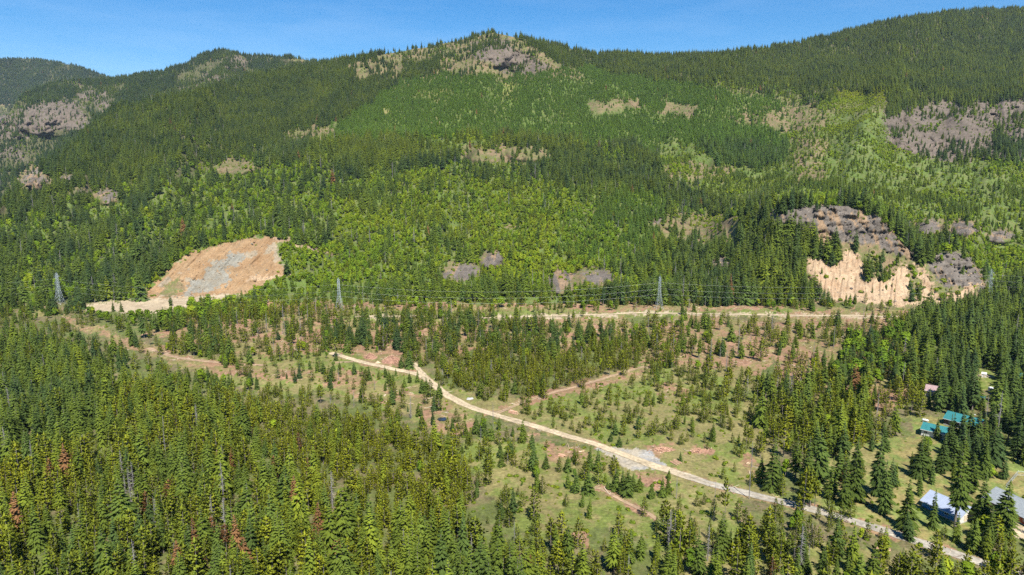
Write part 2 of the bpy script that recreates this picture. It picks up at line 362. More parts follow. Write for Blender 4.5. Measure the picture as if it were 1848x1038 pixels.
veg([(1160, 575), (1640, 568), (1700, 640), (1640, 760), (1500, 770), (1400, 800), (1320, 740), (1240, 690), (1190, 660)], 1, fir=.006, pine=.022, leaf=.002, bush=.008, snag=.0012, hf=12, hp=9.5, tone=.68)
veg([(1330, 700), (1500, 680), (1660, 660), (1690, 740), (1560, 800), (1480, 800), (1400, 860), (1330, 830)], 1, fir=.013, pine=.036, leaf=.001, bush=.006, snag=.0008, hf=14.5, hp=10.5, tone=.60)
veg([(1220, 580), (1500, 580), (1520, 640), (1350, 680), (1230, 660)], 1, fir=.0045, pine=.010, leaf=.0006, bush=.006, snag=.0015, hf=12, hp=9.5, tone=.60)
veg([(1530, 610), (1600, 590), (1660, 610), (1640, 680), (1560, 700), (1500, 680)], 1, fir=.012, pine=.016, leaf=.010, bush=.01, hl=9, tone=.25)
# dark tall firs on the right
veg([(1640, 570), (1760, 520), (1860, 490), (1860, 660), (1790, 690), (1760, 700), (1660, 690), (1620, 640)], 1, fir=.038, pine=0, leaf=.0008, bush=.002, snag=.0006, hf=17, tone=.36)
veg([(1690, 690), (1860, 680), (1860, 850), (1780, 830), (1700, 790)], 1, fir=.034, pine=.004, leaf=.0010, bush=.006, snag=.0008, hf=15, tone=.38)
# clearing left of the road
veg([(260, 640), (420, 650), (610, 640), (750, 668), (800, 712), (850, 752), (840, 775), (760, 775), (650, 720), (520, 700), (420, 690), (330, 670)], 1, fir=.0040, pine=.0060, leaf=.0002, bush=.030, snag=.0002, hf=8, hp=7, tone=.5)
veg([(120, 575), (165, 592), (280, 640), (400, 660), (390, 672), (250, 645), (150, 600)], 0, fir=.002, pine=.001, bush=.003, leaf=.001, hf=8)
veg([(60, 590), (160, 610), (300, 660), (440, 690), (600, 720), (520, 740), (380, 720), (200, 680), (60, 640)], 1, fir=.012, pine=.008, leaf=.006, bush=.012, hf=13, hp=9, tone=.50)
# verge between the road and the pine stand, meadow
veg([(762, 668), (800, 694), (850, 712), (930, 725), (900, 745), (850, 728), (800, 704)], 0, fir=0, pine=.001, leaf=0, bush=.001, snag=0, hp=5)
veg([(905, 745), (960, 722), (1060, 690), (1170, 655), (1230, 665), (1330, 740), (1330, 800), (1390, 850), (1360, 890), (1250, 862), (1180, 835), (1080, 800), (960, 765)], 0, fir=.0012, pine=.0240, leaf=.0001, bush=.045, snag=.0001, hf=6.5, hp=6.0, tone=.60)
veg([(925, 750), (1000, 745), (1160, 790), (1300, 800), (1330, 830), (1360, 885), (1250, 860), (1180, 832), (1080, 797), (960, 763)], 0, fir=.0006, pine=.0065, leaf=0, bush=.035, snag=0, hf=5, hp=5)
# near left: closed stands
veg([(-20, 600), (60, 590), (200, 680), (330, 690), (430, 720), (420, 800), (300, 900), (-20, 900)], 1, fir=.050, pine=.004, leaf=.0006, bush=.003, snag=.0006, hf=14, hp=11.5, tone=.50)
veg([(240, 690), (430, 715), (560, 770), (600, 900), (600, 1160), (-20, 1160), (-20, 840), (160, 800)], 1, fir=.030, pine=.050, leaf=.0003, bush=.003, snag=.0036, hf=14, hp=11, tone=.66)
veg([(380, 700), (520, 710), (640, 735), (740, 780), (830, 800), (850, 860), (830, 960), (700, 960), (560, 900), (480, 800)], 1, fir=.007, pine=.105, leaf=.0003, bush=.006, snag=.0006, hf=10.5, hp=8, tone=.84)
veg([(400, 690), (560, 700), (680, 722), (780, 770), (700, 770), (560, 740), (420, 720)], 1, fir=.004, pine=.026, leaf=.0004, bush=.01, hf=9, hp=7, tone=.75)
veg([(560, 900), (700, 940), (830, 950), (960, 1010), (960, 1160), (560, 1160)], 1, fir=.030, pine=.050, leaf=.0002, snag=.0015, bush=.002, hf=15, hp=10.5, tone=.54)
veg([(1160, 655), (1230, 660), (1330, 720), (1400, 800), (1330, 790), (1240, 730), (1170, 690)], 1, fir=.003, pine=.030, leaf=.0004, bush=.03, snag=.0004, hf=8, hp=7.2, tone=.64)
# bottom clearing
veg([(830, 790), (900, 790), (1080, 815), (1180, 850), (1300, 885), (1330, 960), (1240, 1000), (1180, 960), (1100, 940), (1000, 970), (930, 950), (900, 880), (850, 850)], 1, fir=.0024, pine=.0115, leaf=.0004, bush=.045, snag=.0003, hf=7.5, hp=6.5, hl=4, tone=.62)
veg([(950, 890), (1060, 905), (1180, 940), (1250, 1010), (1000, 990), (940, 960)], 1, fir=.003, pine=.011, leaf=.0006, bush=.035, snag=.0006, hf=9, hp=9, tone=.68)
veg([(950, 970), (1080, 960), (1180, 985), (1250, 1010), (1290, 1160), (950, 1160)], 1, fir=.010, pine=.040, leaf=.0008, bush=.006, snag=.001, hf=11, hp=9.5, tone=.74)
veg([(1180, 930), (1300, 960), (1400, 960), (1560, 985), (1660, 1020), (1860, 1010), (1860, 1160), (1230, 1160), (1240, 1010)], 1, fir=.012, pine=.026, leaf=.006, bush=.018, snag=.0020, hf=12.5, hp=10.5, hl=6, tone=.64)
veg([(1410, 900), (1500, 930), (1640, 985), (1600, 1010), (1480, 970), (1400, 940)], 1, fir=.008, pine=.016, leaf=.004, bush=.02, snag=.0012, hf=10, hp=8, hl=5, tone=.62)
veg([(1370, 790), (1500, 770), (1560, 800), (1520, 860), (1480, 920), (1400, 900)], 1, fir=.013, pine=.020, leaf=.001, bush=.008, snag=.0014, hf=14.5, hp=11.5, tone=.54)
# yards round the houses
veg([(1490, 830), (1560, 790), (1700, 790), (1860, 820), (1860, 960), (1700, 990), (1560, 940), (1480, 910)], 1, fir=.0055, pine=.0040, leaf=.0012, bush=.020, snag=.0002, hf=11, hp=8, hl=4, tone=.46)
veg([(1640, 745), (1712, 742), (1712, 800), (1640, 800)], 1, fir=.002, pine=.0006, leaf=0, bush=.002, hf=16)
veg([(1712, 778), (1860, 770), (1860, 846), (1790, 850), (1715, 826)], 1, fir=.034, pine=.004, leaf=.001, bush=.02, hf=14.5, tone=.36)
veg([(1600, 880), (1655, 895), (1650, 965), (1560, 945)], 1, fir=.009, pine=.004, leaf=.002, bush=.02, hf=11, hl=4, tone=.45)
veg([(1760, 670), (1806, 670), (1800, 715), (1752, 712)], 0, fir=0, pine=0, leaf=.0004, bush=.002, snag=0)

# places that stay in view: no crown may stand in front of them
ROADS = {  # name -> centre line in the photograph, half width in metres
    'main': ([(596, 637), (616, 642.5), (640, 650), (668, 657), (700, 664), (735, 671.5), (758, 677), (780, 692), (800, 709), (826, 724), (858, 738), (900, 751), (950, 765), (1010, 783), (1060, 797), (1110, 815),
              (1160, 834), (1220, 853), (1280, 873), (1340, 888), (1390, 901), (1440, 913), (1500, 929), (1560, 947), (1620, 966), (1680, 986), (1760, 1012), (1900, 1060)], 2.5),
    'fork': ([(746, 655), (752, 662), (760, 672), (772, 684)], 1.6),
    'track': ([(893, 748), (915, 738), (945, 726), (985, 712), (1040, 698), (1080, 686), (1120, 674), (1165, 661)], 1.9),
    'spur': ([(604, 654), (625, 653.5), (648, 652.5)], 1.2),
    'west': ([(268, 628), (300, 640), (335, 648), (370, 652), (400, 655), (440, 658), (480, 659.5)], 1.9),
    'lower': ([(1072, 880), (1090, 884), (1115, 899), (1140, 912), (1165, 924), (1186, 938)], 1.3),
    'far': ([(640, 571.5), (700, 571), (760, 571), (850, 573.5), (920, 572.5), (980, 571), (1060, 568.5), (1130, 565.5), (1200, 565.5), (1260, 566.5), (1330, 568), (1420, 569), (1500, 570), (1600, 571.5), (1700, 571)], 2.2),
}
KEEP = np.zeros((MH, MW), bool)
for k_, hw in (('main', 6), ('track', 3), ('lower', 3)):
    KEEP |= inside(strip([p for p in ROADS[k_][0] if p[0] < 1420], 3 if k_ == 'main' else 2, hw), 0)
KEEP |= inside(strip([(150, 590), (185, 600), (230, 615), (270, 631), (330, 650), (400, 659)], 3.5), 0) | inside(strip(ROADS['west'][0][:5], 3), 0) | inside(strip(ROADS['fork'][0], 3), 0)
KEEP |= inside(strip(ROADS['far'][0][5:-1], 2.0), 0)
for poly in ([(1658, 762), (1708, 766), (1708, 786), (1658, 784)], [(1664, 880), (1718, 892), (1716, 926), (1664, 918)], [(1765, 866), (1860, 885), (1860, 930), (1765, 915)],
             [(1667, 693), (1684, 693), (1684, 715), (1667, 714)], [(1703, 748), (1722, 752), (1722, 764), (1703, 762)], [(1764, 672), (1800, 672), (1800, 690), (1764, 690)],
             [(785, 745), (815, 745), (815, 768), (785, 768)], [(915, 735), (945, 735), (945, 755), (915, 755)], [(655, 636), (730, 640), (730, 662), (655, 660)],
             [(838, 712), (860, 712), (860, 724), (838, 724)], [(1090, 808), (1220, 800), (1250, 862), (1150, 850)], [(1786, 700), (1802, 700), (1802, 714), (1786, 714)],
             [(340, 470), (495, 440), (498, 500), (420, 530), (300, 535)], [(160, 548), (340, 540), (340, 552), (180, 560)], [(1812, 852), (1850, 850), (1850, 882), (1812, 882)]):
    KEEP |= inside(poly, 0)

THIN = np.zeros((MH, MW), bool)     # bare faces that only a few crowns stand in front of
for s_ in SCREE: THIN |= inside(s_, 0)
THIN |= inside([(1440, 376), (1530, 370), (1570, 384), (1610, 408), (1650, 455), (1660, 478), (1600, 470), (1560, 440), (1500, 425), (1450, 405)], 0) | inside([(1668, 478), (1690, 460), (1715, 454), (1748, 462), (1780, 505), (1750, 520), (1700, 520)], 0)
THIN |= inside([(45, 195), (95, 180), (150, 190), (160, 225), (120, 240), (70, 245), (40, 225)], 0) | inside([(270, 530), (310, 490), (345, 458), (400, 442), (470, 428), (500, 436), (505, 490), (480, 504), (400, 532)], 0)
for cu, cv, ru, rv, dep in KNOBS: THIN |= inside([(cu + .7 * ru * math.cos(a), cv + .7 * rv * math.sin(a)) for a in np.linspace(0, 6.28, 14)[:-1]], 0)
for p_ in ([(850, 262), (960, 255), (1000, 270), (990, 292), (900, 300), (845, 292)], [(1190, 385), (1290, 380), (1340, 395), (1320, 440), (1230, 440), (1190, 420)], [(500, 238), (560, 222), (610, 238), (590, 252), (505, 252)], [(1425, 190), (1480, 192), (1495, 225), (1440, 240), (1330, 215)],
           [(1062, 185), (1150, 175), (1160, 195), (1070, 202)], [(1195, 185), (1265, 185), (1250, 215), (1190, 205)], [(380, 300), (430, 285), (460, 300), (420, 318)], [(640, 100), (700, 98), (695, 130), (640, 138)], [(905, 403), (950, 401), (950, 414), (905, 415)]): THIN |= inside(p_, 2)
# ground cover classes
G = {n: i for i, n in enumerate('floor grass dirt gravel grey_gravel rock scree quarry quarry_grey brown brush yard needle redrock'.split())}
GID = np.full((MH, MW), G['needle'], np.uint8)
def ground(poly, cls, warp=2): GID[inside(poly, warp)] = G[cls]
ground([(-50, 250), (1900, 200), (1900, 545), (-50, 545)], 'brush')
ground([(-50, 395), (420, 300), (560, 255), (640, 230), (760, 140), (600, 90), (-50, 300)], 'floor')
ground([(925, 50), (1870, 0), (1870, 190), (1600, 190), (1400, 165), (1090, 118)], 'floor')
ground([(-50, 40), (680, 40), (620, 130), (330, 178), (215, 196), (170, 230), (60, 322), (-50, 385)], 'floor')
ground([(600, 225), (720, 150), (900, 140), (1050, 118), (1300, 160), (1480, 200), (1390, 270), (1250, 300), (1000, 250), (680, 250)], 'brush')
ground([(690, 86), (780, 72), (890, 48), (930, 60), (985, 90), (1045, 125), (1060, 142), (930, 148), (800, 138), (740, 160), (690, 150)], 'brown')
ground([(860, 70), (900, 70), (960, 100), (985, 122), (950, 138), (880, 120), (850, 100)], 'redrock')
ground([(600, 100), (700, 92), (700, 135), (620, 145)], 'brown')
ground([(700, 130), (735, 128), (720, 165), (680, 165)], 'brown')
ground([(1600, 200), (1680, 185), (1760, 180), (1870, 172), (1870, 282), (1740, 292), (1680, 286), (1610, 268)], 'redrock')
ground([(1425, 185), (1475, 188), (1500, 225), (1470, 248), (1370, 225), (1300, 215), (1330, 195)], 'brown')
for p_ in ([(1060, 183), (1150, 172), (1165, 195), (1070, 204)], [(1190, 183), (1268, 183), (1252, 218), (1188, 208)], [(1030, 118), (1060, 115), (1056, 140), (1030, 140)]): ground(p_, 'brown', 1)
for p_ in ([(748, 165), (812, 158), (808, 184), (750, 184)], [(912, 150), (937, 148), (932, 180), (905, 180)], [(688, 195), (707, 190), (714, 214), (690, 214)], [(1740, 160), (1810, 155), (1806, 178), (1745, 180)]): ground(p_, 'grass', 1)
ground([(775, 215), (800, 212), (800, 224), (778, 226)], 'brown', 1)
ground([(1530, 66), (1575, 64), (1570, 76), (1535, 78)], 'brown', 0)
for p_ in ([(1420, 245), (1500, 250), (1480, 330), (1430, 330)], [(1150, 285), (1260, 290), (1250, 320), (1180, 320)], [(1260, 290), (1330, 300), (1320, 330), (1240, 328)], [(490, 230), (560, 215), (620, 235), (600, 255), (500, 255)]): ground(p_, 'brown')
# far hills: rocky faces
for p_ in ([(45, 195), (95, 180), (150, 190), (160, 225), (120, 240), (70, 245), (40, 225)], [(-20, 210), (40, 195), (50, 250), (-20, 250)], [(175, 170), (215, 165), (205, 190), (180, 200)], [(228, 180), (236, 150), (250, 148), (248, 165)],
           [(365, 140), (400, 128), (420, 148), (370, 155)], [(400, 100), (430, 105), (450, 125), (420, 128)], [(330, 158), (350, 155), (348, 168), (325, 168)], [(-20, 290), (-20, 250), (30, 270), (50, 290)], [(130, 155), (200, 160), (180, 180), (140, 175)]): ground(p_, 'redrock')
for p_ in ([(510, 98), (565, 100), (570, 112), (530, 112)], [(0, 190), (25, 165), (40, 160), (30, 180), (5, 200)], [(22, 134), (40, 134), (38, 142), (24, 142)], [(355, 96), (380, 95), (370, 108), (340, 110)], [(430, 100), (450, 96), (460, 108), (440, 110)], [(370, 145), (380, 142), (380, 155), (368, 155)]): ground(p_, 'brown', 1)
ground([(140, 235), (170, 212), (170, 225), (148, 255)], 'rock', 1)
for cu, cv, ru, rv, dep in KNOBS:
    if cv > 170 and (cu < 1600 or cv > 300):
        brn = cv < 310 and 300 < cu < 1000
        ground([(cu + ru * math.cos(a) * 1.15, cv + rv * math.sin(a) * 1.15) for a in np.linspace(0, 6.28, 14)[:-1]], 'brown')
        if not brn: ground([(cu + ru * math.cos(a) * .78 * (1 + .35 * math.sin(3 * a + cu)), cv + rv * math.sin(a) * .78) for a in np.linspace(0, 6.28, 22)[:-1]], 'rock')
ground([(850, 262), (960, 255), (1000, 270), (990, 292), (900, 300), (845, 292)], 'brown')
ground([(1385, 378), (1450, 370), (1530, 366), (1570, 380), (1612, 405), (1652, 452), (1668, 480), (1650, 500), (1600, 500), (1540, 460), (1500, 440), (1400, 430)], 'rock', 1)
ground([(1664, 478), (1690, 458), (1715, 452), (1748, 460), (1785, 505), (1790, 525), (1700, 535), (1680, 505)], 'rock', 1)
ground([(1440, 440), (1560, 440), (1660, 470), (1700, 520), (1760, 520), (1760, 552), (1440, 552), (1400, 500)], 'brown')
ground([(1190, 385), (1290, 380), (1340, 395), (1320, 440), (1230, 440), (1190, 420)], 'brown')
for s_ in SCREE: ground(s_, 'scree', 1)
ground(QUARRY, 'quarry', 1)
for p_ in ([(375, 478), (388, 468), (396, 490), (420, 490), (410, 512), (380, 525), (330, 535), (340, 508), (370, 500)], [(388, 478), (420, 456), (450, 458), (430, 478), (400, 492)]): ground(p_, 'quarry_grey', 1)
ground([(300, 515), (325, 500), (330, 520), (310, 535), (290, 532)], 'brown', 1)
ground(strip([(490, 430), (515, 435), (540, 444), (570, 450), (600, 457)], 4, 2), 'scree', 1)
ground(strip([(440, 506), (480, 500), (522, 495)], 4, 3), 'scree', 1)
ground([(150, 550), (250, 540), (430, 532), (380, 552), (250, 566), (150, 560)], 'gravel', 1)
for p_ in ([(910, 405), (945, 403), (945, 412), (910, 413)], [(560, 452), (600, 455), (640, 460), (600, 462)], [(1050, 380), (1100, 378), (1096, 386), (1050, 386)]): ground(p_, 'brown', 1)
# valley floor
ground([(-20, 538), (140, 540), (150, 560), (60, 570), (-20, 556)], 'brown', 1)
ground([(60, 558), (110, 556), (100, 570), (60, 572)], 'grass', 1)
ground([(440, 545), (1100, 548), (1160, 590), (1160, 640), (740, 652), (480, 650), (250, 600)], 'dirt')
ground([(600, 560), (1130, 556), (1700, 560), (1700, 574), (1100, 572), (800, 580), (620, 580)], 'grass', 1)
ground([(1060, 540), (1200, 538), (1420, 545), (1480, 552), (1300, 561), (1060, 562)], 'dirt', 1)
ground([(1200, 572), (1420, 574), (1700, 576), (1700, 584), (1400, 640), (1360, 680), (1200, 670), (1160, 600)], 'dirt')
ground([(1160, 600), (1250, 590), (1230, 660), (1160, 650)], 'dirt')
ground([(1400, 560), (1640, 560), (1680, 700), (1560, 760), (1400, 700)], 'dirt')
ground([(740, 650), (860, 632), (1000, 640), (1120, 610), (1150, 660), (940, 724), (850, 710)], 'needle')
ground([(255, 630), (420, 645), (610, 630), (760, 668), (860, 745), (840, 785), (750, 770), (600, 720), (420, 700)], 'grass', 1)
ground(strip([(120, 575), (165, 594), (215, 612), (270, 634), (330, 652), (400, 664), (520, 676), (620, 690), (700, 715), (790, 745)], 7, 14), 'dirt')
ground([(520, 672), (640, 668), (690, 682), (640, 702), (560, 696)], 'dirt')
ground([(640, 690), (740, 705), (800, 725), (850, 755), (800, 768), (740, 735)], 'dirt')
ground([(760, 730), (840, 745), (862, 765), (830, 785), (770, 775)], 'dirt', 1)
ground([(655, 640), (735, 644), (728, 662), (660, 656)], 'dirt', 1)
ground([(905, 745), (960, 720), (1060, 690), (1170, 655), (1400, 680), (1400, 900), (1250, 865), (1080, 800), (960, 765)], 'grass', 1)
ground([(762, 668), (800, 692), (850, 708), (940, 722), (905, 748), (850, 730), (800, 706)], 'grass', 0)
ground(strip([(893, 748), (915, 738), (945, 726), (985, 712), (1040, 698), (1090, 684), (1165, 661)], 8, 6), 'dirt', 1)
ground([(1020, 690), (1120, 668), (1180, 655), (1160, 680), (1040, 712)], 'dirt', 1)
for p_ in ([(1160, 800), (1220, 802), (1216, 820), (1165, 818)], [(1230, 810), (1282, 808), (1280, 824), (1235, 826)], [(1340, 826), (1392, 830), (1396, 866), (1350, 868)], [(1140, 850), (1190, 858), (1200, 880), (1170, 880)], [(1000, 800), (1060, 815), (1056, 838), (985, 830), (960, 800)],
           [(920, 776), (960, 778), (955, 790), (920, 786)], [(1190, 690), (1250, 700), (1240, 730), (1190, 715)], [(1290, 930), (1340, 905), (1340, 970), (1296, 965)], [(1170, 880), (1230, 900), (1200, 930), (1170, 910)]): ground(p_, 'dirt')
ground([(380, 690), (640, 722), (840, 795), (850, 870), (600, 900)], 'needle')
ground([(830, 785), (1080, 812), (1330, 890), (1340, 965), (1240, 1010), (1100, 950), (1000, 975), (930, 955), (850, 850)], 'grass', 1)
ground([(985, 795), (1060, 812), (1060, 838), (990, 832)], 'dirt', 1)
ground([(1140, 848), (1200, 860), (1216, 890), (1170, 880)], 'dirt', 1)
ground(strip([(1072, 880), (1090, 884), (1115, 899), (1140, 912), (1186, 938)], 6, 5), 'dirt', 1)
ground([(1020, 960), (1060, 960), (1060, 990), (1020, 985)], 'dirt', 1)
ground([(1180, 985), (1300, 960), (1560, 985), (1640, 1020), (1640, 1160), (1200, 1160)], 'grass')
ground([(1480, 800), (1700, 785), (1860, 800), (1860, 960), (1700, 990), (1470, 920)], 'yard', 1)
ground([(1500, 820), (1560, 800), (1600, 830), (1580, 880), (1500, 870)], 'grass', 1)
ground([(1640, 750), (1700, 752), (1710, 800), (1650, 800)], 'yard', 1)
ground([(1764, 668), (1806, 668), (1806, 700), (1756, 712)], 'grass', 0)
ground([(1764, 677), (1800, 677), (1800, 685), (1764, 684)], 'gravel', 0)
ground([(1724, 920), (1744, 918), (1750, 940), (1728, 945)], 'gravel', 0)
ground([(1778, 922), (1810, 928), (1850, 950), (1850, 975), (1800, 950)], 'gravel', 0)
ground(strip(ROADS['main'][0], 3, 9), 'dirt', 1)
ground([(1080, 808), (1120, 808), (1170, 810), (1210, 835), (1190, 850), (1130, 845), (1090, 822)], 'grey_gravel', 1)
ground(strip(ROADS['far'][0], 2.2, 2.2), 'gravel', 1)
# ------------------------------------------------------------------ materials
def new_mat(name, rough=0.9):
    m = bpy.data.materials.new(name); m.use_nodes = True
    n = m.node_tree; b = n.nodes['Principled BSDF']; b.inputs['Roughness'].default_value = rough
    b.inputs['Specular IOR Level'].default_value = 0.15
    return m, n, b

def noisy(name, c0, c1, scale, rough=0.9, detail=4, bump=0.0, stretch=(1, 1, 1), metal=0.0):
    """procedural material: two colours of one thing mixed by noise in object space"""
    m, n, b = new_mat(name, rough)
    tcn = n.nodes.new('ShaderNodeTexCoord'); mpn = n.nodes.new('ShaderNodeMapping'); mpn.inputs['Scale'].default_value = stretch
    no = n.nodes.new('ShaderNodeTexNoise'); no.inputs['Scale'].default_value = scale; no.inputs['Detail'].default_value = detail; no.inputs['Roughness'].default_value = .6
    rp = n.nodes.new('ShaderNodeValToRGB'); rp.color_ramp.elements[0].position = .36; rp.color_ramp.elements[1].position = .64
    rp.color_ramp.elements[0].color = (*c0, 1); rp.color_ramp.elements[1].color = (*c1, 1)
    k = n.links.new
    k(tcn.outputs['Object'], mpn.inputs['Vector']); k(mpn.outputs['Vector'], no.inputs['Vector']); k(no.outputs['Fac'], rp.inputs['Fac']); k(rp.outputs['Color'], b.inputs['Base Color'])
    b.inputs['Metallic'].default_value = metal
    if bump:
        bp = n.nodes.new('ShaderNodeBump'); bp.inputs['Strength'].default_value = bump; bp.inputs['Distance'].default_value = .05
        k(no.outputs['Fac'], bp.inputs['Height']); k(bp.outputs['Normal'], b.inputs['Normal'])
    return m

def terrain_material():
    m, n, b = new_mat('ground_cover', 0.95)
    k = n.links.new
    at = n.nodes.new('ShaderNodeAttribute'); at.attribute_name = 'cover'
    rk = n.nodes.new('ShaderNodeAttribute'); rk.attribute_name = 'rockiness'
    tcn = n.nodes.new('ShaderNodeTexCoord')
    n1 = n.nodes.new('ShaderNodeTexNoise'); n1.inputs['Scale'].default_value = .9; n1.inputs['Detail'].default_value = 5; n1.inputs['Roughness'].default_value = .7
    n2 = n.nodes.new('ShaderNodeTexNoise'); n2.inputs['Scale'].default_value = .12; n2.inputs['Detail'].default_value = 6; n2.inputs['Roughness'].default_value = .65
    r1 = n.nodes.new('ShaderNodeMapRange'); r1.inputs['From Min'].default_value = .3; r1.inputs['From Max'].default_value = .7; r1.inputs['To Min'].default_value = .62; r1.inputs['To Max'].default_value = 1.38
    r2 = n.nodes.new('ShaderNodeMapRange'); r2.inputs['From Min'].default_value = .3; r2.inputs['From Max'].default_value = .7; r2.inputs['To Min'].default_value = .8; r2.inputs['To Max'].default_value = 1.2
    mu = n.nodes.new('ShaderNodeMath'); mu.operation = 'MULTIPLY'
    vm = n.nodes.new('ShaderNodeVectorMath'); vm.operation = 'SCALE'
    for q in (n1, n2): k(tcn.outputs['Object'], q.inputs['Vector'])
    k(n1.outputs['Fac'], r1.inputs['Value']); k(n2.outputs['Fac'], r2.inputs['Value']); k(r1.outputs['Result'], mu.inputs[0]); k(r2.outputs['Result'], mu.inputs[1])
    k(at.outputs['Color'], vm.inputs[0]); k(mu.outputs[0], vm.inputs['Scale']); k(vm.outputs['Vector'], b.inputs['Base Color'])
    # relief of rock faces
    n3 = n.nodes.new('ShaderNodeTexNoise'); n3.inputs['Scale'].default_value = .13; n3.inputs['Detail'].default_value = 9; n3.inputs['Roughness'].default_value = .72
    mp3 = n.nodes.new('ShaderNodeMapping'); mp3.inputs['Scale'].default_value = (1.2, 1.2, .55)
    k(tcn.outputs['Object'], mp3.inputs['Vector']); k(mp3.outputs['Vector'], n3.inputs['Vector'])
    bp = n.nodes.new('ShaderNodeBump'); bp.inputs['Distance'].default_value = 3.5
    st = n.nodes.new('ShaderNodeMath'); st.operation = 'MULTIPLY_ADD'; st.inputs[1].default_value = .85; st.inputs[2].default_value = .06
    k(rk.outputs['Fac'], st.inputs[0]); k(st.outputs[0], bp.inputs['Strength'])
    k(n3.outputs['Fac'], bp.inputs['Height']); k(bp.outputs['Normal'], b.inputs['Normal'])
    return m
M_GROUND = terrain_material()

COV = {  # (main, second, share of second, patch size in metres)
    'floor': ((.062, .066, .026), (.11, .09, .052), .30), 'grass': ((.112, .138, .030), (.165, .142, .056), .48), 'dirt': ((.225, .130, .080), (.155, .140, .050), .45),
    'gravel': ((.33, .265, .175), (.26, .20, .13), .35), 'grey_gravel': ((.235, .23, .215), (.29, .25, .185), .45), 'rock': ((.160, .138, .116), (.112, .094, .076), .45),
    'scree': ((.335, .245, .155), (.275, .185, .112), .40), 'quarry': ((.250, .170, .094), (.205, .120, .058), .42), 'quarry_grey': ((.185, .182, .155), (.18, .15, .105), .4),
    'brown': ((.165, .118, .068), (.105, .112, .038), .45), 'brush': ((.080, .120, .024), (.105, .118, .038), .45), 'yard': ((.185, .150, .058), (.115, .145, .036), .45),
    'needle': ((.085, .102, .028), (.14, .105, .060), .35), 'redrock': ((.155, .120, .095), (.108, .090, .068), .5)}
ROCKY = {'rock': 1.0, 'redrock': .9, 'scree': .6, 'quarry': .42, 'quarry_grey': .42, 'brown': .35}
_names = list(G)
C0 = np.array([COV[n][0] for n in _names]); C1 = np.array([COV[n][1] for n in _names]); CS = np.array([COV[n][2] for n in _names]); RK = np.array([ROCKY.get(n, 0.0) for n in _names])

def cover_of(u, v, x, y, z):
    ju = u + (fbm(x + z, y, 5, 3, 151) - .5) * 22 + (fbm(x, y + z, 1.3, 1, 153) - .5) * 7; jv = v + (fbm(x, y + z, 5, 3, 155) - .5) * 13 + (fbm(x + z, y, 1.3, 1, 157) - .5) * 4
    g = look(GID, np.clip(ju, 0, 1847), np.clip(jv, 0, 1159))
    f = fbm(x + z * .7, y + z * .7, 14, 4, 81, .6)
    f2 = fbm(x - z, y + z * .5, 3.2, 3, 85, .6)
    k = 1 / (1 + np.exp(-((f * .55 + f2 * .45) - .5 - (CS[g] - .5) * -0.25) * np.where(np.isin(g, [G['rock'], G['redrock'], G['quarry'], G['quarry_grey']]), 9, 26))) * 1.0
    k = np.clip(k * (CS[g] / .42), 0, 1)[..., None]
    c = C0[g] * (1 - k) + C1[g] * k
    big = fbm(x, y, 70, 3, 91)[..., None]
    c = c * (0.82 + 0.36 * big)
    tuft = fbm(x, y, 1.1, 2, 93)[..., None]; c = c * np.where(np.isin(g, [G['grass'], G['needle'], G['yard'], G['dirt']])[..., None], .74 + .52 * tuft, 1.0)
    # pale wood litter and ruts on the cleared earth; ochre and grey bands on rock
    dk = (fbm(x, z * 2.2 + y * .2, 6, 3, 97) > .63) & np.isin(g, [G['rock'], G['redrock']])
    c = np.where(dk[..., None], c * .78, c)
    oc = (fbm(x * 1.5, z * .4, 9, 3, 99) > .64) & np.isin(g, [G['rock']])
    c = np.where(oc[..., None], np.array((.24, .165, .10)), c)
    gr = (fbm(x, z + y * .3, 11, 3, 101) > .70) & np.isin(g, [G['quarry']])
    c = np.where(gr[..., None], np.array((.235, .19, .13)), c)
    rib = fbm(x * 1.0, z * .16 + y * .1, 3.0, 2, 103)[..., None]
    c = np.where(np.isin(g, [G['scree']])[..., None], c * (.84 + .32 * rib), c)
    return c, RK[g]

def relief(U, V, g, D):
    """blocks and ledges of rock, rills of scree, steps of the quarry face, as depth"""
    sc_ = D / 700.0 * np.where(D > 1500, 1.4, 1.0)
    rock = np.isin(g, [G['rock'], G['redrock']]); r = np.zeros(U.shape)
    wu, wv = U + (fbm(U, V, 16, 3, 401) - .5) * 14, V + (fbm(U, V, 16, 3, 403) - .5) * 12
    for cu, cv, amp, sd in ((19, 13, 7.0, 411), (8, 7, 3.4, 413), (3.6, 3.4, 1.5, 415)):
        q = wu / cu + .5 * np.floor(wv / cv); r = r + amp * (hash01(np.floor(q), np.floor(wv / cv), 0, sd) - .5)
    ph = wv / 10 + .8 * fbm(U, V, 40, 2, 417); r = r + 3.0 * (ph - np.floor(ph) - .5)
    scree = (g == G['scree']); rl = (np.abs(fbm(U + (V - 480) * .12, V * .14, 5.5, 3, 421) - .5) * -2 + .2) * 9.0
    qy = np.isin(g, [G['quarry'], G['quarry_grey']]); ql = (fbm(U + V * .9, V * .22, 8, 3, 431) - .5) * 9 + 1.2 * (hash01(np.floor(wu / 9), np.floor(wv / 6), 0, 433) - .5)
    br = (g == G['brown']); bl = (fbm(U, V, 6, 3, 441) - .5) * 5
    out = np.where(rock, r, 0) + np.where(scree, rl, 0) + np.where(qy, ql, 0) + np.where(br, bl, 0)
    return out * sc_

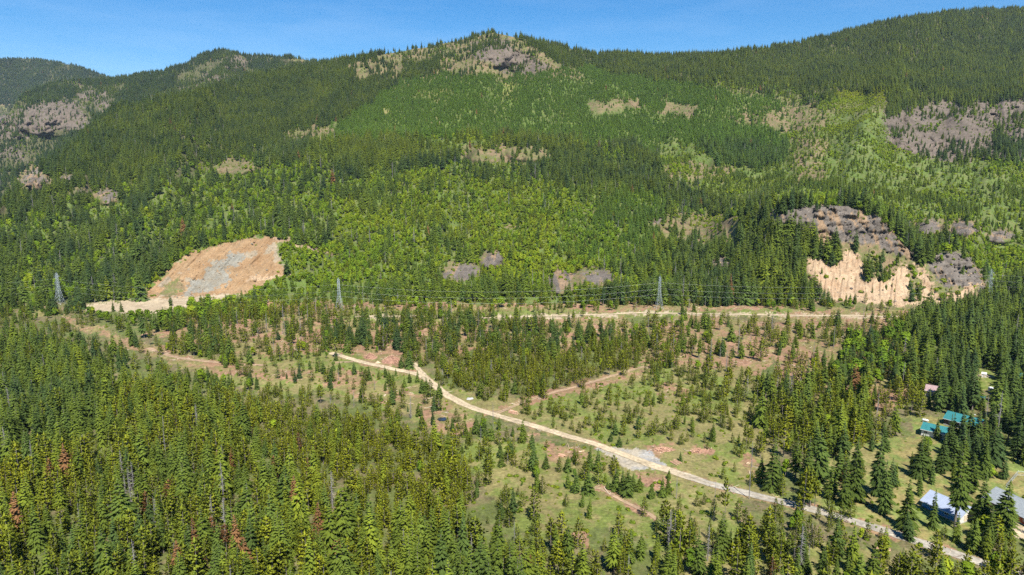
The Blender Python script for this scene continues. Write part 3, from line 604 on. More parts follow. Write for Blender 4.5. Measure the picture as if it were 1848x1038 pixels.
def make_terrain(name, label, U, V, Dfun, sky_uv, rows_behind, drop, floor_z):
    """U: columns, V: rows (m, n) of the photograph's directions; returns object and the arrays used for planting"""
    D = Dfun(U, V)
    g = look(GID, U, V); rk = RK[g]
    D = D + np.where(V < 552, relief(U, V, g, D), 0)
    P = point(U, V, D)
    c, rk = cover_of(np.clip(U, 0, 1847), np.clip(V, 0, 1139), P[..., 0], P[..., 1], P[..., 2])
    if rows_behind:
        last = P[0]; hd = last[:, :2] / np.linalg.norm(last[:, :2], axis=1, keepdims=True)
        ex = []
        for k, d in enumerate(rows_behind):
            q = np.empty_like(last); q[:, :2] = last[:, :2] + hd * d; q[:, 2] = np.maximum(last[:, 2] - drop * d, floor_z); ex.append(q)
        ex = np.array(ex[::-1]); P = np.concatenate([ex, P]); n = len(ex)
        c = np.concatenate([np.broadcast_to(c[:1], (n,) + c.shape[1:]), c]); rk = np.concatenate([np.broadcast_to(rk[:1], (n,) + rk.shape[1:]), rk])
        U = np.concatenate([np.broadcast_to(U[:1], (n, U.shape[1])), U]); V = np.concatenate([np.broadcast_to(V[:1], (n, V.shape[1])), V])
    m, n = P.shape[:2]
    idx = np.arange(m * n).reshape(m, n)
    quads = np.stack([idx[1:, :-1], idx[1:, 1:], idx[:-1, 1:], idx[:-1, :-1]], -1).reshape(-1, 4)
    me = mesh_arrays(name, P.reshape(-1, 3), quads, mats=[M_GROUND], smooth=True)
    ca = me.color_attributes.new('cover', 'FLOAT_COLOR', 'POINT')
    ca.data.foreach_set('color', np.concatenate([c, np.ones(c.shape[:2] + (1,))], -1).astype(np.float32).ravel())
    ra = me.attributes.new('rockiness', 'FLOAT', 'POINT'); ra.data.foreach_set('value', rk.astype(np.float32).ravel())
    o = link(name, me); o['kind'] = 'structure'; o['label'] = label; o['category'] = 'terrain'
    return o, U, V, P

# columns and rows
ucol = np.concatenate([-924 - np.geomspace(5400, 60, 26)[:-1] + 0, np.arange(-960, -240, 12), np.arange(-240, 2090, 2.0), np.arange(2090, 2820, 12), 2820 + np.geomspace(60, 5400, 26)])
NR = 500
t = np.linspace(0, 1, NR)[:, None]
sk = np.interp(ucol, SKYLINE[:, 0], SKYLINE[:, 1])[None]
sk = sk + (fbm(ucol, ucol * 0, 30, 3, 121)[None] - .5) * 5
Vm = sk * (1 - t) + 1104 * t
near = np.geomspace(1104, 4300, 26)[1:, None] + 0 * sk
Vm = np.concatenate([Vm, near]); Um = np.broadcast_to(ucol[None], Vm.shape)
TM = make_terrain('valley_and_mountain_terrain', 'cleared valley floor rising into the long wooded mountain with a rocky peak', Um, Vm, D_main, SKYLINE, (25, 70, 140, 260, 420, 640, 900, 1300), .30, -6.0)

ua = np.arange(-420, 900, 2.5); ska = np.interp(ua, HILL_A_SKY[:, 0], HILL_A_SKY[:, 1])[None] + (fbm(ua, ua * 0, 24, 3, 123)[None] - .5) * 6
ta = np.linspace(0, 1, 130)[:, None]; Va = ska * (1 - ta) + 420 * ta
TA = make_terrain('rocky_hills', 'steep wooded hills with bare rocky faces behind the slope', np.broadcast_to(ua[None], Va.shape), Va, D_hill_a, HILL_A_SKY, (40, 120, 300, 700), .4, -6.0)
ub = np.arange(-420, 520, 3.0); skb = np.interp(ub, HILL_B_SKY[:, 0], HILL_B_SKY[:, 1])[None] + (fbm(ub, ub * 0, 24, 3, 125)[None] - .5) * 4
tb = np.linspace(0, 1, 60)[:, None]; Vb = skb * (1 - tb) + 300 * tb
TB = make_terrain('far_hill', 'dark forested hill farthest away under the sky', np.broadcast_to(ub[None], Vb.shape), Vb, D_hill_b, HILL_B_SKY, (60, 200, 600), .4, -6.0)

# the plain that everything stands on, out to the horizon
pm = MB(); N_ = 48
ring = [(9000 * math.cos(2 * math.pi * i / N_), 9000 * math.sin(2 * math.pi * i / N_) , -6.5) for i in range(N_)]
pm.poly(ring)
plain = pm.build('ground', noisy('plain_ground', (.09, .10, .035), (.14, .12, .06), .02, detail=6)); plain['kind'] = 'structure'; plain['label'] = 'wooded plain under the valley and the hills'; plain['category'] = 'ground'
# ------------------------------------------------------------------ plants: each kind modelled 10 m high
def foliage_material(name, glow):
    m = bpy.data.materials.new(name); m.use_nodes = True; n = m.node_tree; n.nodes.clear(); k = n.links.new
    at = n.nodes.new('ShaderNodeAttribute'); at.attribute_type = 'INSTANCER'; at.attribute_name = 'tint'
    tcn = n.nodes.new('ShaderNodeTexCoord'); no = n.nodes.new('ShaderNodeTexNoise'); no.inputs['Scale'].default_value = 1.1; no.inputs['Detail'].default_value = 2
    oi = n.nodes.new('ShaderNodeObjectInfo')
    r1 = n.nodes.new('ShaderNodeMapRange'); r1.inputs['From Min'].default_value = .3; r1.inputs['From Max'].default_value = .7; r1.inputs['To Min'].default_value = .86; r1.inputs['To Max'].default_value = 1.14
    r2 = n.nodes.new('ShaderNodeMapRange'); r2.inputs['To Min'].default_value = .78; r2.inputs['To Max'].default_value = 1.22
    mu = n.nodes.new('ShaderNodeMath'); mu.operation = 'MULTIPLY'
    sc = n.nodes.new('ShaderNodeVectorMath'); sc.operation = 'SCALE'
    df = n.nodes.new('ShaderNodeBsdfDiffuse'); tr = n.nodes.new('ShaderNodeBsdfTranslucent'); mi = n.nodes.new('ShaderNodeMixShader'); mi.inputs['Fac'].default_value = glow
    ou = n.nodes.new('ShaderNodeOutputMaterial')
    k(tcn.outputs['Object'], no.inputs['Vector']); k(no.outputs['Fac'], r1.inputs['Value']); k(oi.outputs['Random'], r2.inputs['Value'])
    k(r1.outputs['Result'], mu.inputs[0]); k(r2.outputs['Result'], mu.inputs[1]); k(at.outputs['Color'], sc.inputs[0]); k(mu.outputs[0], sc.inputs['Scale'])
    k(sc.outputs['Vector'], df.inputs['Color']); k(sc.outputs['Vector'], tr.inputs['Color']); k(df.outputs[0], mi.inputs[1]); k(tr.outputs[0], mi.inputs[2]); k(mi.outputs[0], ou.inputs['Surface'])
    return m
M_NEEDLE = foliage_material('needles', .10)
M_LEAF = foliage_material('leaves', .20)
M_BARK = noisy('bark', (.13, .105, .085), (.24, .21, .185), 3.0, stretch=(1, 1, .25))
M_DEAD = noisy('weathered_wood', (.17, .155, .145), (.27, .25, .24), 2.5, stretch=(1, 1, .2))

class Tris:
    def __init__(self): self.v = []; self.f = []
    def tri(self, a, b, c):
        n = len(self.v); self.v += [a, b, c]; self.f.append((n, n + 1, n + 2))
    def arrays(self): return np.array(self.v, np.float32), np.array(self.f, np.int32)

def stem_arrays(h, r0, r1, seed, n=6, segs=5, lean=.12):
    g = random.Random(seed); v, f = [], []
    ox = oy = 0
    for i in range(segs + 1):
        t_ = i / segs; r = r0 * (1 - t_) + r1 * t_
        for j in range(n):
            a = 2 * math.pi * j / n; v.append((ox + r * math.cos(a), oy + r * math.sin(a), h * t_))
        ox += g.uniform(-lean, lean) * .5; oy += g.uniform(-lean, lean) * .5
    for i in range(segs):
        for j in range(n):
            a, b = i * n + j, i * n + (j + 1) % n; f.append((a, b, b + n)); f.append((a, b + n, a + n))
    return np.array(v, np.float32), np.array(f, np.int32)

def fir_crown(seed, R0=1.45, clear=.05, nw=21, power=.85, gaps=0.0, top=9.75):
    g = random.Random(seed); T = Tris(); z0 = clear * 10; p1, p2, p3 = g.uniform(0, 6.28), g.uniform(0, 6.28), g.uniform(0, 6.28); s1, s2 = g.uniform(.10, .26), g.uniform(.06, .16)
    for k in range(nw):
        t_ = (k + g.uniform(-.3, .3)) / (nw - 1); t_ = min(max(t_, 0), .985)
        z = z0 + (top - z0) * t_
        r = R0 * (1 - t_) ** power * g.uniform(.80, 1.16) + .12
        if t_ < .10: r *= .78
        nb = 12 if t_ < .5 else 9 if t_ < .8 else 6
        ph = g.uniform(0, 6.28)
        for j in range(nb):
            if g.random() < gaps: continue
            a = ph + 6.283 * j / nb + g.uniform(-.28, .28); l = r * g.uniform(.66, 1.18) * (1 + s1 * math.sin(a + p1 + 1.2 * t_) + s2 * math.sin(2 * a + p2 + 3 * t_) + .12 * math.sin(7 * t_ + p3))
            ca, sa = math.cos(a), math.sin(a)
            rise = .55 * (t_ - .45) ; dr = (.16 + .30 * (1 - t_)) * l
            zb = z + g.uniform(-.34, .34) * (1 - .6 * t_)
            def at(s, side, dz=0.0): return (ca * s * l - sa * side, sa * s * l + ca * side, zb + rise * s * l - dr * s * s + dz)
            wd = .125 * l + .075
            ro, mi_, ti = at(.06, 0), at(.52, 0, .05), at(1.0, 0)
            a1, a2 = at(.50, wd, -.16 * l - .05), at(.50, -wd, -.16 * l - .05)
            T.tri(ro, a1, mi_); T.tri(mi_, a1, ti); T.tri(ro, mi_, a2); T.tri(mi_, ti, a2)
            T.tri(at(.45, 0), at(.86, wd * 1.25, -.13 * l), at(.70, wd * .35, -.03)); T.tri(at(.45, 0), at(.70, -wd * .35, -.03), at(.86, -wd * 1.25, -.13 * l))
            if l > .7: T.tri(at(.25, 0), at(.60, wd * 1.35, -.12 * l), at(.42, wd * .9, -.3)); T.tri(at(.25, 0), at(.42, -wd * .9, -.3), at(.60, -wd * 1.35, -.12 * l))
    for j in range(3):
        a = 2.1 * j; T.tri((0, 0, top + .35), (.13 * math.cos(a), .13 * math.sin(a), top - .5), (.13 * math.cos(a + 2.1), .13 * math.sin(a + 2.1), top - .5))
    return T.arrays()

def pine_crown(seed, R0=1.7, clear=.08, nw=14, round_=1.5, tuft=.54, open_=0.0, nb0=6):
    g = random.Random(seed); T = Tris(); z0 = clear * 10; p1, s1 = g.uniform(0, 6.28), g.uniform(.08, .24)
    for k in range(nw):
        t_ = min(max((k + g.uniform(-.35, .35)) / (nw - 1), 0), .97)
        z = z0 + (9.2 - z0) * t_
        r = R0 * (1 - t_ ** round_) ** .85 * g.uniform(.8, 1.15) + .14
        if t_ < .12: r *= .75
        nb = nb0 if t_ < .75 else max(4, nb0 - 2)
        ph = g.uniform(0, 6.28)
        for j in range(nb):
            if g.random() < open_: continue
            a = ph + 6.283 * j / nb + g.uniform(-.35, .35); l = r * g.uniform(.66, 1.18) * (1 + s1 * math.sin(a + p1 + 2 * t_)); up = (.22 + .5 * t_) * l
            ca, sa = math.cos(a), math.sin(a)
            for s, q in ((1.0, .9), (.74, .85), (.45, .85)):
                c = Vector((ca * l * s, sa * l * s, z + up * s)); out = Vector((ca, sa, .55 + .5 * t_)).normalized()
                for b in range(6):
                    d = (out + Vector((g.uniform(-.9, .9), g.uniform(-.9, .9), g.uniform(-.5, .7)))).normalized()
                    ln = tuft * q * g.uniform(.7, 1.2) * (1 - .35 * t_); sd = d.cross(Vector((g.uniform(-1, 1), g.uniform(-1, 1), g.uniform(-1, 1)))).normalized() * ln * .30
                    T.tri(tuple(c - d * ln * .25), tuple(c + d * ln * .55 + sd), tuple(c + d * ln)); T.tri(tuple(c - d * ln * .25), tuple(c + d * ln), tuple(c + d * ln * .55 - sd))
            T.tri((ca * .05, sa * .05, z), (ca * l, sa * l, z + up), (ca * l * .6 - sa * .18, sa * l * .6 + ca * .18, z + up * .5))
    for j in range(4):
        a = 1.57 * j + .3; T.tri((0, 0, 10.2), (.2 * math.cos(a), .2 * math.sin(a), 9.1), (.2 * math.cos(a + 1.5), .2 * math.sin(a + 1.5), 9.3))
    return T.arrays()

def leafy(seed, rx, z0, z1, lobes, n, size, low=False):
    g = random.Random(seed); T = Tris(); L_ = []
    for i in range(lobes):
        t_ = g.random(); z = z0 + (z1 - z0) * (.25 + .7 * t_) if not low else z0 + (z1 - z0) * .45 * g.random()
        rr = rx * (.55 if not low else .5) * g.uniform(.7, 1.15); a = g.uniform(0, 6.28); d = rx * g.uniform(.1, .75) * (1 - .55 * t_)
        L_.append((Vector((d * math.cos(a), d * math.sin(a), z)), rr))
    for i in range(n):
        c, rr = L_[i % lobes]
        d = Vector((g.gauss(0, 1), g.gauss(0, 1), g.gauss(.25, 1))).normalized()
        p = c + d * rr * g.uniform(.62, 1.08) * (1 if abs(d.z) < .6 else .85)
        if p.z < 0.1: p.z = g.uniform(.1, .5)
        q = (d + Vector((g.uniform(-.8, .8), g.uniform(-.8, .8), g.uniform(-.3, .9)))).normalized()
        u_ = q.orthogonal().normalized(); u_.rotate(Matrix.Rotation(g.uniform(0, 6.28), 3, q)); w_ = q.cross(u_); s = size * g.uniform(.6, 1.3)
        k = [p + u_ * s, p + w_ * s * .7 + q * s * .15, p - u_ * s, p - w_ * s * .7 + q * s * .15]
        T.tri(tuple(k[0]), tuple(k[1]), tuple(k[2])); T.tri(tuple(k[0]), tuple(k[2]), tuple(k[3]))
    return T.arrays()

def limbs(seed, n, z0, z1, l0, l1, r, up):
    """bare limbs as thin three-sided tapers"""
    g = random.Random(seed); v, f = [], []
    for i in range(n):
        t_ = i / max(1, n - 1); z = z0 + (z1 - z0) * t_ + g.uniform(-.1, .1); a = g.uniform(0, 6.28); l = (l0 * (1 - t_) + l1 * t_) * g.uniform(.5, 1.2)
        d = Vector((math.cos(a), math.sin(a), up + g.uniform(-.25, .25))).normalized(); b = Vector((0, 0, z)); u_ = d.orthogonal().normalized(); w_ = d.cross(u_); k = len(v)
        for q in range(3):
            e = 2.09 * q; v.append(tuple(b + (u_ * math.cos(e) + w_ * math.sin(e)) * r))
        v.append(tuple(b + d * l)); f += [(k, k + 1, k + 3), (k + 1, k + 2, k + 3), (k + 2, k, k + 3)]
    return np.array(v, np.float32), np.array(f, np.int32)

def joined(*parts):
    v, f, o = [], [], 0
    for a, b in parts: v.append(a); f.append(b + o); o += len(a)
    return np.concatenate(v), np.concatenate(f)

def soft_normals(kind, v, f, n_crown, me):
    """leaf faces shade partly like the crown they make up: turn them outwards and lean their normals that way"""
    v = np.asarray(v, float); f = np.asarray(f).copy()
    a, b, c = v[f[:, 0]], v[f[:, 1]], v[f[:, 2]]
    gn = np.cross(b - a, c - a); gn /= np.linalg.norm(gn, axis=1, keepdims=True) + 1e-9
    ce = (a + b + c) / 3; r = np.hypot(ce[:, 0], ce[:, 1])
    if kind in ('fir_tree', 'pine_tree'):
        up = .45 + (.9 if kind == 'pine_tree' else .5) * np.clip((ce[:, 2] - 5.5) / 5, 0, 1)
        out = np.stack([ce[:, 0] / (r + .15), ce[:, 1] / (r + .15), up], -1)
    else:
        out = np.stack([ce[:, 0], ce[:, 1], (ce[:, 2] - (4.8 if kind == 'broadleaf_tree' else 1.0)) * .9 + 1.0], -1)
    out /= np.linalg.norm(out, axis=1, keepdims=True) + 1e-9
    flip = ((gn * out).sum(1) < 0) & (np.arange(len(f)) < n_crown)
    f[flip] = f[flip][:, ::-1]; gn[flip] *= -1
    return f, gn, out

def leaf_mesh(name, kind, v, f, n_crown, mats, mi):
    f, gn, out = soft_normals(kind, v, f, n_crown, None)
    me = mesh_arrays(name, v, tris=f, mats=mats, mat_idx=mi, smooth=True)
    sm = .80 * out + .20 * gn; sm /= np.linalg.norm(sm, axis=1, keepdims=True)
    vn = np.zeros((len(v), 3)); k = n_crown
    for q in range(3): vn[f[:k, q]] = sm[:k]
    if len(f) > k:
        for q in range(3): np.add.at(vn, f[k:, q], gn[k:])
    vn /= np.linalg.norm(vn, axis=1, keepdims=True) + 1e-9
    me.normals_split_custom_set_from_vertices(vn.tolist())
    return me

PROTO = {}   # kind -> list of (trunk mesh, crown mesh, joined mesh)
def proto(kind, crown, stem, mc, ms):
    tm = mesh_arrays(kind + '_trunk', stem[0], tris=stem[1], mats=[ms], smooth=True) if stem is not None else None
    soft = kind != 'dead_tree'
    cm = leaf_mesh(kind + '_crown', kind, crown[0], crown[1], len(crown[1]), [mc], None) if soft else mesh_arrays(kind + '_crown', crown[0], tris=crown[1], mats=[mc])
    if stem is not None:
        v, f = joined(crown, stem); mi = [0] * len(crown[1]) + [1] * len(stem[1])
        jm = leaf_mesh(kind, kind, v, f, len(crown[1]), [mc, ms], mi) if soft else mesh_arrays(kind, v, tris=f, mats=[mc, ms], mat_idx=mi)
    else: jm = cm
    PROTO.setdefault(kind, []).append((tm, cm, jm))

for i in range(7): proto('fir_tree', fir_crown(100 + i, R0=(1.85, 2.1, 1.7, 2.3, 1.95, 1.6, 2.15)[i], clear=(.04, .07, .05, .03, .06, .10, .04)[i], nw=(25, 24, 26, 23, 25, 24, 22)[i], power=(.80, .70, .88, .90, .74, .66, .82)[i], gaps=(.02, .06, .04, .03, .10, .08, .05)[i], top=(9.75, 9.6, 9.8, 9.7, 9.5, 9.3, 9.6)[i]), stem_arrays(9.6, .17, .02, 100 + i), M_NEEDLE, M_BARK)
for i in range(3): proto('fir_tree', fir_crown(110 + i, R0=(1.55, 1.4, 1.75)[i], clear=(.26, .34, .20)[i], nw=20, power=.58, gaps=.2, top=(9.6, 9.2, 9.6)[i]), stem_arrays(9.7, .17, .02, 110 + i), M_NEEDLE, M_BARK)
for i in range(5): proto('pine_tree', pine_crown(200 + i, R0=(1.9, 2.15, 1.7, 2.35, 2.0)[i], clear=(.05, .08, .04, .06, .10)[i], round_=(1.4, 1.25, 1.7, 1.2, 1.9)[i], open_=(.02, .05, .03, .05, .1)[i]), stem_arrays(9.5, .16, .02, 200 + i), M_NEEDLE, M_BARK)
for i in range(3): proto('pine_tree', pine_crown(210 + i, R0=(1.45, 1.3, 1.65)[i], clear=(.40, .48, .30)[i], nw=9, round_=1.9, tuft=.6, open_=.14), stem_arrays(9.4, .14, .03, 210 + i), M_NEEDLE, M_BARK)
for i in range(4): proto('broadleaf_tree', leafy(300 + i, (3.0, 3.6, 2.6, 3.2)[i], 1.0, 10, 10, 620, .62), joined(stem_arrays(7.5, .24, .05, 300 + i, lean=.5), limbs(300 + i, 7, 2.5, 6.5, 2.6, 1.8, .09, .8)), M_LEAF, M_BARK)
for i in range(3): proto('bush', leafy(400 + i, (6.5, 5.5, 7.5)[i], 0, 9, 7, 190, 1.7, low=True), None, M_LEAF, M_BARK)
for i in range(4): proto('dead_tree', limbs(500 + i, (90, 60, 120, 34)[i], (2.0, 4.0, 1.0, 5.5)[i], 9.6, (1.3, 1.0, 1.5, .9)[i], .3, .04, -.15), stem_arrays(10, .13, .03, 500 + i, lean=.2), M_DEAD, M_DEAD)
H0 = 10.0
NVAR = {k: len(x) for k, x in PROTO.items()}

TONE = {'x': [0, .25, .5, .75, 1.0],
        'fir_tree': np.array([(.042, .070, .026), (.066, .099, .023), (.098, .132, .020), (.131, .163, .018), (.160, .187, .018)]),
        'pine_tree': np.array([(.082, .114, .022), (.108, .138, .020), (.138, .164, .019), (.174, .193, .017), (.207, .217, .017)]),
        'broadleaf_tree': np.array([(.072, .121, .018), (.092, .150, .017), (.120, .186, .016), (.160, .224, .017), (.208, .252, .019)]),
        'bush': np.array([(.078, .121, .017), (.100, .147, .017), (.128, .176, .017), (.163, .208, .018), (.202, .232, .020)]),
        'dead_tree': np.array([(.25, .23, .215)] * 5)}
SPECIES = {'fir_tree': ('fir', 'hf'), 'pine_tree': ('pine', 'hp'), 'broadleaf_tree': ('leaf', 'hl'), 'bush': ('bush', None), 'dead_tree': ('snag', 'hf')}

# ------------------------------------------------------------------ where the plants stand
HERO_XY = []     # filled before planting: single trees and things that keep their ground free
FREE = []        # (x, y, radius)

def candidates(T, dens, umin=-230, umax=2080):
    o, U, V, P = T
    a, b, c, d = P[1:, :-1], P[1:, 1:], P[:-1, 1:], P[:-1, :-1]
    area = .5 * np.abs((c - a)[..., 0] * (d - b)[..., 1] - (c - a)[..., 1] * (d - b)[..., 0])
    uu = .5 * (U[1:, :-1] + U[:-1, 1:]); vv = .5 * (V[1:, :-1] + V[:-1, 1:])
    ok = (uu > umin) & (uu < umax) & (vv < 1400)
    n = rng.poisson(np.where(ok, np.minimum(area * dens, 400), 0))
    i, j = np.nonzero(n); r = n[i, j]; i = np.repeat(i, r); j = np.repeat(j, r)
    s = rng.random(len(i))[:, None]; t_ = rng.random(len(i))[:, None]
    return (a[i, j] * (1 - s) + b[i, j] * s) * (1 - t_) + (d[i, j] * (1 - s) + c[i, j] * s) * t_

def plant(kind, scale_d=1.0):
    ch, hch = SPECIES[kind]
    top = float(VEG[ch].max()) * 1.02
    P0 = candidates(TM, top); P = np.concatenate([P0, candidates(TA, min(top, .03), -300, 720), candidates(TB, min(top, .03), -300, 420)])
    is_far = np.arange(len(P)) >= len(P0)
    u, v = img(P)
    hm = look(VEG[hch], u, v) if hch else np.full(len(P), 2.0)
    u2, v2 = img(P + np.stack([0 * hm, 0 * hm, hm * .45], -1))
    far = np.hypot(P[:, 0], P[:, 1])
    d = look(VEG[ch], u2, v2) * np.where((far > 2450) & (u2 < 760), 1.0, 1.0) * scale_d
    # clumps and openings
    cl = fbm(P[:, 0], P[:, 1], 34, 3, 131 + len(kind)); near = d * np.where(d > .02, .62 + .7 * sstep(.30, .62, cl), np.clip(.15 + 1.7 * sstep(.30, .62, cl), 0, 1.9))
    stand = .5 * fbm(P[:, 0], P[:, 1], 64, 4, 133, .55) + .5 * fbm(P[:, 0] + P[:, 1] * .3, P[:, 1] * .35, 150, 3, 137); stand = .5 + (stand - .5) * 1.35; fd = look(VEG['fir'], u2, v2); dense = sstep(.016, .030, fd)
    if kind == 'fir_tree': wgt = np.clip(.22 + 3.0 * sstep(.43, .62, stand), 0, 3.2) * (1 - dense) + np.clip(.45 + 1.1 * sstep(.3, .6, stand), 0, 1.6) * dense
    elif kind in ('broadleaf_tree', 'bush'): wgt = np.clip(1.5 - 1.35 * sstep(.43, .58, stand), .1, 2)
    else: wgt = 1.0
    hill = v2 < 545
    d = np.where(hill, d * wgt, near)
    cand_top = np.where(is_far, min(top, .03), top)
    keep = rng.random(len(P)) * cand_top < d
    P, u, v, u2, v2, d, far = P[keep], u[keep], v[keep], u2[keep], v2[keep], d[keep], far[keep]
    h = look(VEG[hch], u2, v2) if hch else np.where(v2 < 545, rng.uniform(1.2, 3.4, len(P)), rng.uniform(.35, 1.5, len(P)))
    h = h * np.clip(rng.normal(1.0, .20, len(P)), .5, 1.5) * np.where(rng.random(len(P)) < .14, .55, 1.0)
    # no two stems on one spot
    if kind in ('fir_tree', 'pine_tree'):
        q = np.exp2(np.round(np.log2(.50 / np.sqrt(np.maximum(d, .004))))); key = np.stack([np.floor(P[:, 0] / q), np.floor(P[:, 1] / q), q * 64], 1).astype(np.int64)
        _, first = np.unique(key, axis=0, return_index=True); s_ = np.sort(first); P, u2, v2, h, far = P[s_], u2[s_], v2[s_], h[s_], far[s_]
    ok = np.ones(len(P), bool)
    for k in (.0, .3, .6, .92):
        a, b = img(P + np.stack([0 * h, 0 * h, h * k], -1)); ok &= ~(look(KEEP, a, b) & (a > 0) & (a < 1848) & (b > 0) & (b < 1100))
    if kind != 'bush':
        a, b = img(P + np.stack([0 * h, 0 * h, h * .55], -1)); ok &= ~(look(THIN, a, b) & (rng.random(len(P)) < .8) & (a > 0) & (a < 1848) & (b > 0))
    for x, y, r in FREE: ok &= (P[:, 0] - x) ** 2 + (P[:, 1] - y) ** 2 > r * r
    P, u2, v2, h, far = P[ok], u2[ok], v2[ok], h[ok], far[ok]
    n = len(P)
    tone = look(VEG['tone'], u2, v2) + (fbm(P[:, 0], P[:, 1], 45, 2, 141) - .5) * .5 + rng.normal(0, .13 if kind in ('fir_tree', 'pine_tree') else .22, n)
    if kind == 'fir_tree': tone = tone - np.where(v2 > 700, .10, np.where((v2 > 250) & (look(VEG['fir'], u2, v2) < .022), .16, 0))
    if kind in ('broadleaf_tree', 'bush'): tone = tone + np.where(v2 < 545, .14, 0)
    tb = TONE[kind]; col = np.stack([np.interp(tone, TONE['x'], tb[:, k]) for k in range(3)], -1) * look(VEG['val'], u2, v2)[:, None]
    idx = rng.integers(0, NVAR[kind], n)
    if kind == 'fir_tree': idx = np.where((idx >= 7) & (h < 13), idx - 4, idx)
    if kind == 'pine_tree': idx = np.where((idx >= 5) & (h < 10), idx - 4, idx)
    gm = look(VEG['grn'], u2, v2)[:, None] * (kind in ('fir_tree', 'broadleaf_tree', 'bush')); col = col * (1 - gm) + np.array((.084, .155, .021) if kind == 'fir_tree' else (.108, .186, .018)) * rng.uniform(.82, 1.18, (n, 1)) * gm
    sick = (rng.random(n) < np.where((v2 > 800) & (u2 < 620), .026, .0018)) & (kind in ('pine_tree', 'fir_tree'))
    col[sick] = np.array((.20, .105, .045)) * rng.uniform(.7, 1.1, sick.sum())[:, None]
    wd = np.clip(rng.normal(1.0, .15, n), .66, 1.4) * np.where((kind == 'fir_tree') & (v2 < 560), 1.06, 1.0)
    s = h / H0; P = P.copy(); P[:, 2] -= .12
    return dict(P=P, h=h, s=np.stack([s * wd, s * wd, s], -1), rz=rng.uniform(0, 6.283, n), idx=idx, tint=col, sick=sick, tone=tone, far=np.linalg.norm(P - np.array((0, 0, CAM_H)), axis=1))

def forest(name, kind, d, label, cat):
    """everything of a kind beyond those built one by one: one object"""
    src = bpy.data.collections.new(kind + '_kinds')
    for k, (tm, cm, jm) in enumerate(PROTO[kind]):
        o = bpy.data.objects.new('%s_shape_%02d' % (kind, k), jm); src.objects.link(o)
    me = bpy.data.meshes.new(name); n = len(d['P'])
    me.vertices.add(n); me.vertices.foreach_set('co', d['P'].astype(np.float32).ravel())
    for an, ty, ar, key in (('sc', 'FLOAT_VECTOR', d['s'], 'vector'), ('rot', 'FLOAT_VECTOR', np.stack([rng.normal(0, .04, n), rng.normal(0, .04, n), d['rz']], -1), 'vector'),
                            ('idx', 'INT', d['idx'], 'value'), ('tint', 'FLOAT_COLOR', np.concatenate([d['tint'], np.ones((n, 1))], 1), 'color')):
        a = me.attributes.new(an, ty, 'POINT'); a.data.foreach_set(key, np.ascontiguousarray(ar, np.int32 if ty == 'INT' else np.float32).ravel())
    o = link(name, me)
    ng = bpy.data.node_groups.new(name + '_nodes', 'GeometryNodeTree')
    ng.interface.new_socket('Geometry', in_out='INPUT', socket_type='NodeSocketGeometry'); ng.interface.new_socket('Geometry', in_out='OUTPUT', socket_type='NodeSocketGeometry')
    gi = ng.nodes.new('NodeGroupInput'); go = ng.nodes.new('NodeGroupOutput'); ip = ng.nodes.new('GeometryNodeInstanceOnPoints'); ci = ng.nodes.new('GeometryNodeCollectionInfo')
    ci.inputs['Collection'].default_value = src; ci.inputs['Separate Children'].default_value = True; ci.inputs['Reset Children'].default_value = True
    ip.inputs['Pick Instance'].default_value = True
    def attr(nm, ty):
        a = ng.nodes.new('GeometryNodeInputNamedAttribute'); a.data_type = ty; a.inputs['Name'].default_value = nm; return a.outputs['Attribute']
    k = ng.links.new
    k(gi.outputs[0], ip.inputs['Points']); k(ci.outputs[0], ip.inputs['Instance']); k(attr('idx', 'INT'), ip.inputs['Instance Index']); k(attr('rot', 'FLOAT_VECTOR'), ip.inputs['Rotation']); k(attr('sc', 'FLOAT_VECTOR'), ip.inputs['Scale'])
    k(ip.outputs[0], go.inputs[0])
    md = o.modifiers.new('plants', 'NODES'); md.node_group = ng
    o['kind'] = 'stuff'; o['label'] = label; o['category'] = cat
    return o
# ------------------------------------------------------------------ dirt roads: sheets laid over the valley floor
def smooth_line(p, step):
    p = np.asarray(p, float); q = [p[0]]
    for i in range(len(p) - 1):
        a, b, c, d = p[max(i - 1, 0)], p[i], p[i + 1], p[min(i + 2, len(p) - 1)]
        n = max(2, int(np.linalg.norm(c - b) / step))
        for k in range(1, n + 1):
            t_ = k / n
            q.append(.5 * ((2 * b) + (c - a) * t_ + (2 * a - 5 * b + 4 * c - d) * t_ ** 2 + (3 * b - a - 3 * c + d) * t_ ** 3))
    return np.array(q)

